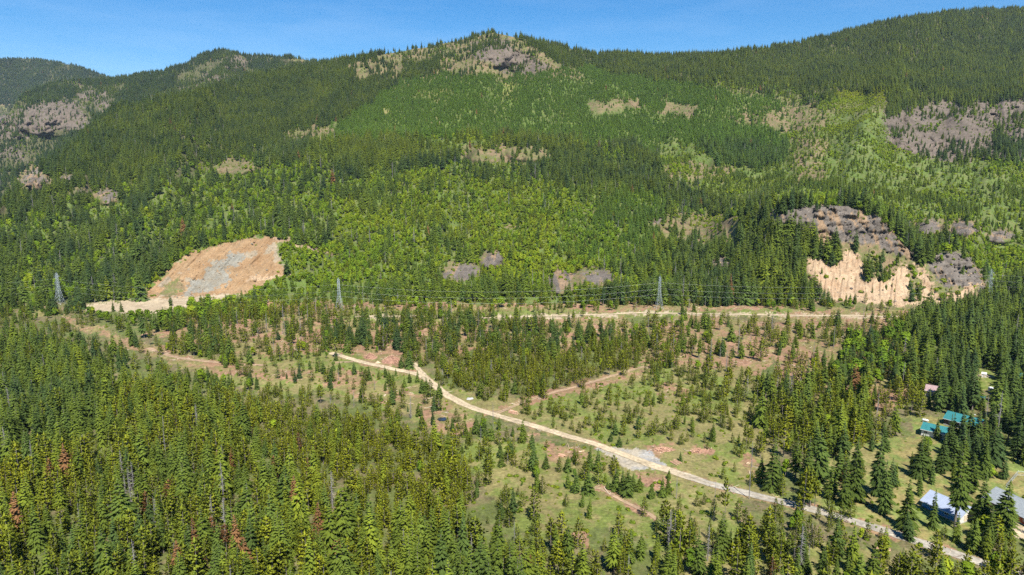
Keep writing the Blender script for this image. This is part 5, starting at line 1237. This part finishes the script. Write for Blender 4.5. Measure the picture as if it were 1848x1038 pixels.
# ------------------------------------------------------------------ single trees seen clearly in the photograph
FIRS = [  # place of the foot, height in pixels, width factor, tone, label
    (792, 718, 30, 1.15, .30, 'bushy dark fir standing alone at the inside of the road bend'),
    (666, 686, 26, .8, .30, 'slim dark fir beside the red earth below the slash heaps'),
    (683, 681, 15, 1, .35, 'short fir right of the slim dark fir below the road'),
    (695, 681, 22, .9, .35, 'pointed fir just below the dirt road above a fir clump'),
    (702, 692, 24, 1.2, .42, 'broad green fir in the clump below the dirt road'), (710, 693, 22, 1.0, .40, 'narrower fir on the right side of the clump below the dirt road'),
    (714, 679, 15, 1.0, .32, 'small dark fir touching the lower edge of the dirt road'), (739, 691, 21, .95, .35, 'upright fir below the road left of the fork'),
    (730, 699, 19, .95, .42, 'small fir lower left of the upright fir near the fork'), (754, 690, 22, 1.1, .40, 'bushy fir directly below the road fork'),
    (762, 709, 30, 1.0, .32, 'taller of two dark firs left of the lone bend fir'), (769, 704, 24, 1.0, .32, 'shorter of two dark firs left of the lone bend fir'),
    (725, 664, 25, 1.2, .26, 'left dark fir in the clump beside the large slash heap'), (738, 665, 34, 1.15, .24, 'tallest dark fir in the clump beside the large slash heap'),
    (613, 667, 16, .95, .30, 'small dark fir under the pale spur at the road end'), (602, 669, 18, .95, .28, 'dark fir left of the small fir under the pale spur'), (607, 651, 19, 1.1, .28, 'dark fir at the upper end of the dirt road'),
    (688, 724, 15, 1.1, .40, 'small round fir alone on the red strip'),
    (1110, 786, 27, .95, .22, 'dark fir top rising behind two dark firs above the turnout'), (1103, 797, 19, 1.25, .20, 'left of two low dark firs above the turnout'), (1117, 806, 21, 1.1, .18, 'right of two low dark firs above the turnout'),
    (1152, 775, 29, .95, .10, 'small blue dark fir alone in the meadow beside a pale stone'),
    (1065, 847, 35, 1.05, .34, 'left of twin firs below the gravel turnout'), (1079, 852, 40, 1.05, .32, 'right of twin firs below the gravel turnout'),
    (1025, 851, 29, 1.1, .30, 'dark fir beside the low dark log pile'), (1024, 882, 31, .75, .42, 'slim yellow green fir left of the dense fir pair'),
    (1040, 890, 37, 1.1, .32, 'left fir of the dense pair above the narrow track'), (1061, 891, 40, 1.2, .32, 'right fir of the dense pair above the narrow track'),
    (1097, 883, 15, 1.2, .34, 'low fir at the left end of the fir row by the narrow track'), (1113, 886, 38, 1.0, .36, 'second fir of the row right of the narrow track'), (1123, 893, 42, 1.0, .34, 'middle fir of the row right of the narrow track'),
    (1134, 895, 46, 1.0, .33, 'tallest fir of the row right of the narrow track'), (1142, 886, 31, 1.0, .35, 'fir at the right end of the row by the narrow track'),
    (1207, 865, 18, 1.2, .40, 'small fir touching the lower edge of the grey road'), (1228, 832, 17, 1.0, .26, 'small dark fir beside the loose reddish logs'),
    (860, 783, 34, 1.1, .32, 'dark fir in the clump on red earth below the road'), (874, 788, 30, 1.2, .30, 'broad dark fir at the right of the clump below the road'), (840, 783, 24, .9, .38, 'narrow fir left of the clump on red earth'),
    (888, 795, 27, 1.25, .42, 'green fir right below the bare grey tree by the road'), (901, 776, 25, .9, .42, 'small fir at the road edge right of the bare grey tree'),
    (925, 788, 21, 1.0, .30, 'small dark fir below the middle of the road'), (961, 809, 29, 1.1, .24, 'dark fir under the road left of the red patch'), (963, 848, 42, 1.15, .24, 'large dark fir in the middle of the bottom clearing'),
    (985, 846, 27, .95, .34, 'slender fir right of the large dark clearing fir'), (902, 825, 28, 1.25, .26, 'left of two broad dark firs in the bottom clearing'), (921, 825, 33, 1.1, .26, 'right of two broad dark firs in the bottom clearing'),
    (926, 944, 62, .9, .16, 'tall ragged dark fir at the lower edge of the clearing'), (905, 940, 34, .9, .24, 'dark fir just left of the tall ragged fir'),
    (1155, 887, 27, 1.15, .45, 'olive fir right of the fir row by the narrow track'), (1176, 900, 26, 1.1, .36, 'round fir above the end of the narrow track'),
    (1539, 906, 103, .78, .34, 'tallest fir in the trio on the yard slope'), (1522, 913, 76, .85, .36, 'left fir of the trio on the yard slope'), (1499, 900, 66, .85, .42, 'olive fir left of the fir trio on the yard slope'),
    (1583, 893, 96, .72, .22, 'tall narrow dark fir on the tan yard right of the trio'), (1592, 927, 84, .95, .30, 'broad fir below the tall narrow yard fir'),
    (1658, 862, 68, .9, .26, 'dark fir on the lawn between garage and workshop'), (1699, 854, 60, .95, .22, 'dark fir right of the lawn fir above the workshop'), (1633, 957, 78, .85, .38, 'fir left of the blue workshop near the road'),
    (1682, 954, 58, .8, .32, 'fir in front of the blue workshop wall'), (1769, 947, 78, .85, .30, 'narrow fir between workshop and shingle house'),
    (1811, 971, 83, 1.25, .38, 'broad full fir in front of the shingle roof house'), (1723, 954, 112, 1.05, .36, 'tall open fir with bare lower trunk before the workshop'),
    (1393, 886, 88, .85, .34, 'tall fir standing over the red earth above the road'), (1372, 872, 46, .9, .42, 'shorter fir left of the tall red earth fir'),
    (1732, 812, 64, .9, .24, 'dark fir in front of the teal roofed house'), (1748, 806, 58, .85, .34, 'grey green open fir right of the fir before the teal roofed house'), (1717, 806, 52, .9, .3, 'fir at the right end of the white garage'), (1762, 812, 60, 1.0, .26, 'fir before the right end of the dark brown house'), (1690, 792, 34, .85, .30, 'pointed fir before the white garage'), (1455, 880, 84, .9, .34, 'tall fir at the lower end of the dense stand by the road'),
    (1690, 742, 52, 1.0, .2, 'dark fir hiding the right half of the cream cottage'), (1702, 736, 50, 1.0, .16, 'dark fir right of the cream cottage'), (1676, 735, 30, .9, .3, 'short fir before the cream cottage wall'),
    (1476, 868, 90, .85, .28, 'dark tall fir at the stand edge above the yard'), (308, 552, 20, .9, .25, 'dark fir standing alone on the quarry floor'), (205, 562, 18, .8, .28, 'left of two slim firs on the pale quarry floor'), (219, 563, 19, .75, .28, 'right of two slim firs on the pale quarry floor'),
    (1543, 452, 34, 1.1, .14, 'dark fir below the grey cliff beside the pale scree point'), (1592, 472, 22, 1.1, .12, 'dark fir on the green ledge between cliff and scree'), (1565, 494, 40, .9, .12, 'tall dark fir cutting into the pale scree'), (1500, 478, 30, 1.15, .14, 'dark fir over the left scree slope'), (1480, 468, 44, .9, .16, 'tall fir left of the left scree slope'),
]
PINES = [
    (1177, 785, 26, 1.2, .62, 'bushy olive pine in the meadow right of the blue fir'), (1200, 784, 30, .9, .50, 'slender pine in the upper meadow above the red patch'), (1220, 775, 28, .95, .5, 'pine right of the slender meadow pine'),
    (1078, 780, 21, 1.2, .62, 'round yellow green pine above the dark fir trio'), (1045, 782, 22, 1.0, .55, 'olive pine in the meadow left of the dark fir trio'), (1032, 775, 18, 1.0, .6, 'small pine left of the olive meadow pine'), (1067, 786, 9, 1.0, .5, 'tiny pine below the round meadow pine'),
    (1041, 840, 25, 1.0, .55, 'pale pine on the red earth beside the twin firs'), (1009, 852, 27, .9, .5, 'thin pine below the low dark log pile'), (1107, 847, 26, 1.1, .5, 'grey green pine at the lower edge of the turnout'),
    (951, 741, 22, 1.1, .45, 'pine beside the pinkish log stack'), (942, 732, 15, 1.1, .4, 'smaller pine above the log stack on the track'), (946, 760, 6, 1.2, .5, 'tiny pine below the log stack'),
    (808, 776, 24, .9, .55, 'pine next to the dark puddle'), (1307, 951, 82, .5, .55, 'thin bare stemmed pine on the red patch'), (1098, 722, 24, 1.1, .6, 'bushy pine at the upper meadow edge'),
]
DEAD = [(1352, 900, 92, .6, .5, 'thin pale bare trunk standing at the lower road edge'), (890, 772, 44, .8, .5, 'bare grey tree standing across the dirt road'), (1288, 940, 64, .5, .5, 'pale bare trunk standing on the red patch'), (852, 1030, 60, .9, .5, 'dead grey tree at the lower edge of the dense firs'), (928, 1010, 62, .9, .5, 'pale dead tree in the bottom pine stand'),
        (1205, 1020, 60, .8, .5, 'dead grey tree among the bottom middle pines')]
LEAFY = [(1783, 862, 22, 1.1, .75, 'bright green broadleaf bush tree beside the lawn firs'), (1785, 975, 32, 1.2, .95, 'bright yellow green tree beside the broad full fir'), (1630, 640, 34, 1.2, .5, 'rounded green tree at the edge of the dark firs'), (300, 590, 26, 1.2, .45, 'round green broadleaf tree below the quarry floor'), (365, 580, 26, 1.2, .5, 'second round broadleaf tree below the quarry floor')]

def metres(u, v, px):
    p = on_floor(u, v); d = (p - Vector((0, 0, CAM_H))); return px * d.length / FPX / math.cos(math.asin(min(1, abs(d.z) / d.length))) * .985

ONE = {k: [] for k in PROTO}      # the trees built one by one: (location, scale, turn, variant, tint, label, group)
for kind, lst in (('fir_tree', FIRS), ('pine_tree', PINES), ('dead_tree', DEAD), ('broadleaf_tree', LEAFY)):
    for i, (u, v, px, wd, tone, lab) in enumerate(lst):
        p = on_floor(u, v); h_ = metres(u, v, px); s = h_ / H0; tint = [float(np.interp(tone, TONE['x'], TONE[kind][:, k])) for k in range(3)]
        n = NVAR[kind]; var = (7 + i % 3 if ('open' in lab or 'ragged' in lab) else i % 7) if kind == 'fir_tree' else (5 if 'thin' in lab and px > 40 else i % 4) if kind == 'pine_tree' else (3 if 'pale' in lab else i % n)
        w_ = wd * (1.25 if h_ < 12 and kind != 'dead_tree' else 1.0)
        ONE[kind].append((p + Vector((0, 0, -.1)), (s * w_, s * w_, s), 1.7 * i, var, tint, lab, None))
        FREE.append((p.x, p.y, 1.2 + .12 * h_))

# ------------------------------------------------------------------ all other plants
ZONES = [(60, 640, 'at the left edge below the pylon'), (220, 640, 'below the long red strip on the left'), (60, 780, 'in the dark stand at the left edge'), (260, 780, 'in the left mixed stand'), (60, 960, 'in the bottom left corner stand'),
         (250, 960, 'in the bottom stand right of the corner'), (430, 980, 'in the bottom stand with grey snags'), (470, 780, 'in the pines below the left clearing'), (600, 850, 'in the bright young pine stand'),
         (620, 985, 'among the dark firs at the bottom middle'), (760, 985, 'among the bottom firs left of the clearing'), (760, 800, 'at the top of the bright pines'), (860, 880, 'at the bottom clearing edge'), (1000, 900, 'scattered in the bottom clearing'),
         (1080, 985, 'in the bottom middle pines'), (1240, 990, 'in the trees below the red patch'), (1400, 980, 'in the trees below the grey road'), (1560, 1000, 'beside the lower end of the road'), (1750, 1000, 'in the bottom right corner'),
         (1250, 890, 'along the grey road below the turnout'), (1420, 860, 'in the tall stand above the road'), (1540, 860, 'on the slope of the yard'), (1700, 880, 'round the workshop and shingle house'), (1780, 800, 'in the firs behind the shingle house'), (1720, 760, 'round the teal roofed houses'),
         (1600, 740, 'in the dense stand left of the garage'), (1420, 740, 'in the stand right of the meadow'), (1230, 760, 'scattered in the right meadow'), (1080, 740, 'scattered in the left meadow'), (960, 690, 'in the pine stand above the meadow'),
         (820, 680, 'in the pine stand inside the road fork'), (700, 700, 'on the clearing below the upper road'), (480, 680, 'on the clearing along the red strip'), (500, 620, 'in the tree belt below the quarry'), (800, 610, 'in the tree belt below the gravel road'), (300, 600, 'in the leafy belt below the quarry'),
         (1080, 620, 'in the tree belt left of the red earth'), (1300, 640, 'on the red earth right of the tree belt'), (1480, 640, 'in the open stand below the gravel road'), (1620, 650, 'beside the dark fir wood'), (1760, 600, 'in the dark wood at the right edge'), (900, 540, 'along the foot of the slope'), (1400, 545, 'along the foot of the cliff slope'), (200, 520, 'at the foot of the left slope')]
ZXY = np.array([(a, b) for a, b, _ in ZONES], float)
NOUN = {'fir_tree': ('fir', 'firs'), 'pine_tree': ('pine', 'pines'), 'broadleaf_tree': ('leafy tree', 'leafy trees'), 'bush': ('bush', 'bushes'), 'dead_tree': ('dead tree', 'dead trees')}
MASS = {'fir_tree': ('fir_forest', 'dark fir forest covering the valley and the mountain'), 'pine_tree': ('pine_forest', 'yellow green pine forest on the valley floor'), 'broadleaf_tree': ('broadleaf_wood', 'bright green broadleaf wood on the slopes'),
        'bush': ('brush', 'low green brush between the trees'), 'dead_tree': ('dead_wood', 'grey standing dead trees scattered through the forest')}

MADE = []    # (object, photograph column) to tell alike ones apart afterwards
def build_single(kind, loc, sc, rz, var, tint, label, group):
    tm, cm, _ = PROTO[kind][var]
    if tm is None:
        o = link(kind, cm); o.location = loc; o.scale = sc; o.rotation_euler = (0, 0, rz); o['tint'] = tint; tag(o, label, 'bush', group); MADE.append((o, float(img(np.array([loc]))[0][0]))); return
    r = empty(kind, loc, rz); tag(r, label, 'tree', group); MADE.append((r, float(img(np.array([loc]))[0][0])))
    a = link('trunk', tm, r); b = link('branches' if kind == 'dead_tree' else 'crown', cm, r)
    for q in (a, b): q.scale = sc; q['tint'] = tint

TONES = ('blue green', 'dark green', 'mid green', 'olive green', 'yellow green')
def describe(kind, zone, px, order, many, tone, wide, sick, near):
    size = 'tallest' if order == 0 and many > 2 else 'second tallest' if order == 1 and many > 5 else 'shortest' if order == many - 1 and many > 2 else ('lofty' if px > 75 else 'tall' if px > 58 else 'medium' if px > 42 else 'short' if px > 26 else 'small')
    if kind == 'bush': size = 'largest' if order == 0 and many > 2 else ('knee high', 'waist high', 'head high')[(px > 4) + (px > 7)]
    shape = 'slim ' if wide < .93 else 'broad ' if wide > 1.08 else ''
    hue = 'grey' if kind == 'dead_tree' else 'rust brown dying' if sick else TONES[int(np.clip((tone + .05) * 4.6, 0, 4))]
    return '%s %s%s %s %s%s' % (size, shape, hue, NOUN[kind][0], zone, near)
SEEN_ = []
for kind in ('dead_tree', 'broadleaf_tree', 'fir_tree', 'pine_tree', 'bush'):
    d = plant(kind); P = d['P']; u0, v0 = img(P); u1, v1 = img(P + np.stack([0 * d['h'], 0 * d['h'], d['h']], -1))
    seen = (u0 > 6) & (u0 < 1842) & (v1 < 1026) & (v0 > 0) & (v0 < 1130)
    px = (v0 - v1) * (seen)
    n1 = 300 - len(ONE[kind]); pick = np.argsort(-np.where(seen, d['h'] * d['s'][:, 0] / d['far'] ** 2 * 1e4 + px * 1e-3, -1))[:n1] if kind != 'dead_tree' else np.argsort(-px)[:n1]
    mask = np.ones(len(P), bool); mask[pick] = False
    for loc, sc, rz, var, tint, lab, grp in ONE[kind]: build_single(kind, loc, sc, rz, var, tint, lab, 'single %s standing apart' % NOUN[kind][1])
    zone_of = {int(i): int(np.argmin(((ZXY - (u0[i], v0[i])) ** 2 * (1, 1.6)).sum(1))) for i in pick}
    byz = {}
    for i in pick: byz.setdefault(zone_of[int(i)], []).append(int(i))
    for z_, members in byz.items():
        members.sort(key=lambda q: -px[q])
        for order, i in enumerate(members):
            z = ZONES[z_][2]; near = ''
            for q, txt in SEEN_:
                if (q[0] - P[i][0]) ** 2 + (q[1] - P[i][1]) ** 2 < 9: near = ', beside a ' + txt; break
            lab = describe(kind, z, px[i], order, len(members), d['tone'][i], d['s'][i][0] / d['s'][i][2], d['sick'][i], near if len((z + near).split()) < 9 else '')
            build_single(kind, P[i], d['s'][i], d['rz'][i], int(d['idx'][i]), [float(q) for q in d['tint'][i]], lab, '%s %s' % (NOUN[kind][1], z))
    SEEN_ += [(P[int(i)], 'rust brown ' + NOUN[kind][0] if d['sick'][i] else NOUN[kind][0]) for i in pick]
    forest(MASS[kind][0], kind, {k: x[mask] for k, x in d.items()}, MASS[kind][1], 'forest' if kind != 'bush' else 'brush')

ORD = ('first', 'second', 'third', 'fourth', 'fifth', 'sixth', 'seventh', 'eighth', 'ninth', 'tenth', 'eleventh', 'twelfth', 'thirteenth', 'fourteenth', 'fifteenth', 'sixteenth')
alike = {}
for o, u in MADE: alike.setdefault(o['label'], []).append((u, o))
for lab, lst in alike.items():
    if len(lst) < 2: continue
    lst.sort(key=lambda q: q[0]); lab = lab.split(',')[0]; n = len(lst)
    for i, (u, o) in enumerate(lst):
        place = ('leftmost' if i == 0 else 'rightmost') if i in (0, n - 1) else ('middle one' if n == 3 else ('%s from left' % ORD[i] if i <= n // 2 and i < 16 else '%s from right' % ORD[min(n - 1 - i, 15)]))
        t_ = lab + ', ' + place
        for drop in ('second ', 'dense ', 'bright ', 'dark ', 'long ', 'broad ', 'slim ', 'head high '):
            if len(t_.replace(',', '').split()) > 16: t_ = t_.replace(drop, '', 1)
        if len(t_.replace(',', '').split()) > 16: t_ = t_.replace(' from left', '').replace(' from right', ' last')
        o['label'] = t_

# ------------------------------------------------------------------ wood litter on the cleared earth, stones on the bare faces
def scatter_bits(name, label, cat, cls, dens, shapes, mat, size, tints):
    P = candidates(TM, dens, 0, 1848); u, v = img(P); g = look(GID, u, v); ok = np.isin(g, [G[c_] for c_ in cls]); P = P[ok]; u, v = u[ok], v[ok]
    for x, y, r in FREE: k = (P[:, 0] - x) ** 2 + (P[:, 1] - y) ** 2 > (r * .5) ** 2; P, u, v = P[k], u[k], v[k]
    n = len(P); kind = name + '_bit'
    PROTO[kind] = [(None, s, s) for s in shapes]
    s = rng.lognormal(0, .45, n) * size; tint = np.array(tints)[rng.integers(0, len(tints), n)] * rng.uniform(.8, 1.15, (n, 1))
    return forest(name, kind, dict(P=P, s=np.stack([s, s, s], -1), rz=rng.uniform(0, 6.28, n), idx=rng.integers(0, len(shapes), n), tint=tint), label, cat)
M_BIT = foliage_material('litter', 0.0)
sticks, stones = [], []
for i in range(4):
    m = MB(); g = random.Random(700 + i)
    for k in range(3): a = Vector((g.uniform(-.6, .6), g.uniform(-.6, .6), .08)); d_ = Vector((g.uniform(-1, 1), g.uniform(-1, 1), g.uniform(-.05, .12))).normalized(); m.bar(a, a + d_ * g.uniform(.8, 2.0), .07, .05, n=5)
    sticks.append(m.mesh('stick_shape', [M_BIT]))
    m = MB(); n = 7; rings = [(-.2, .35), (.15, .5), (.45, .38), (.6, .12)]
    for z, r in rings:
        for j in range(n): q = r * g.uniform(.75, 1.25); m.v.append((q * math.cos(6.283 * j / n) * 1.3, q * math.sin(6.283 * j / n), z * g.uniform(.8, 1.2)))
    for a in range(3):
        for j in range(n): m.f.append((a * n + j, a * n + (j + 1) % n, (a + 1) * n + (j + 1) % n, (a + 1) * n + j))
    m.f.append(tuple(3 * n + j for j in range(n))); stones.append(m.mesh('stone_shape', [M_BIT]))
scatter_bits('wood_litter', 'pale broken wood strewn over the cleared red earth', 'wood litter', ('dirt',), .06, sticks, M_BIT, .75, ((.46, .34, .23), (.36, .23, .15), (.22, .14, .10), (.50, .42, .32)))
scatter_bits('quarry_stones', 'broken stones lying on the quarry face and floor', 'stones', ('quarry', 'quarry_grey'), .06, stones, M_BIT, .55, ((.24, .16, .09), (.19, .18, .15), (.16, .10, .06), (.28, .20, .12)))
scatter_bits('scree_stones', 'broken stones on the scree and below the grey cliff', 'stones', ('scree', 'rock'), .03, stones, M_BIT, .6, ((.30, .22, .14), (.18, .15, .13), (.14, .12, .10)))
# ------------------------------------------------------------------ the air between: far hills fade towards blue
hz = MB(); hz.box(-6600, 6600, -900, 7400, -8.0, 1180.0)
hm_ = bpy.data.materials.new('haze_air'); hm_.use_nodes = True; n_ = hm_.node_tree; n_.nodes.clear()
pv = n_.nodes.new('ShaderNodeVolumePrincipled'); pv.inputs['Color'].default_value = (.62, .78, 1.0, 1); pv.inputs['Density'].default_value = 0.000020; pv.inputs['Anisotropy'].default_value = 0.0
mo = n_.nodes.new('ShaderNodeOutputMaterial'); n_.links.new(pv.outputs['Volume'], mo.inputs['Volume'])
haze = hz.build('haze', hm_); haze['kind'] = 'stuff'; haze['label'] = 'thin blue haze over the valley and the far hills'; haze['category'] = 'haze'
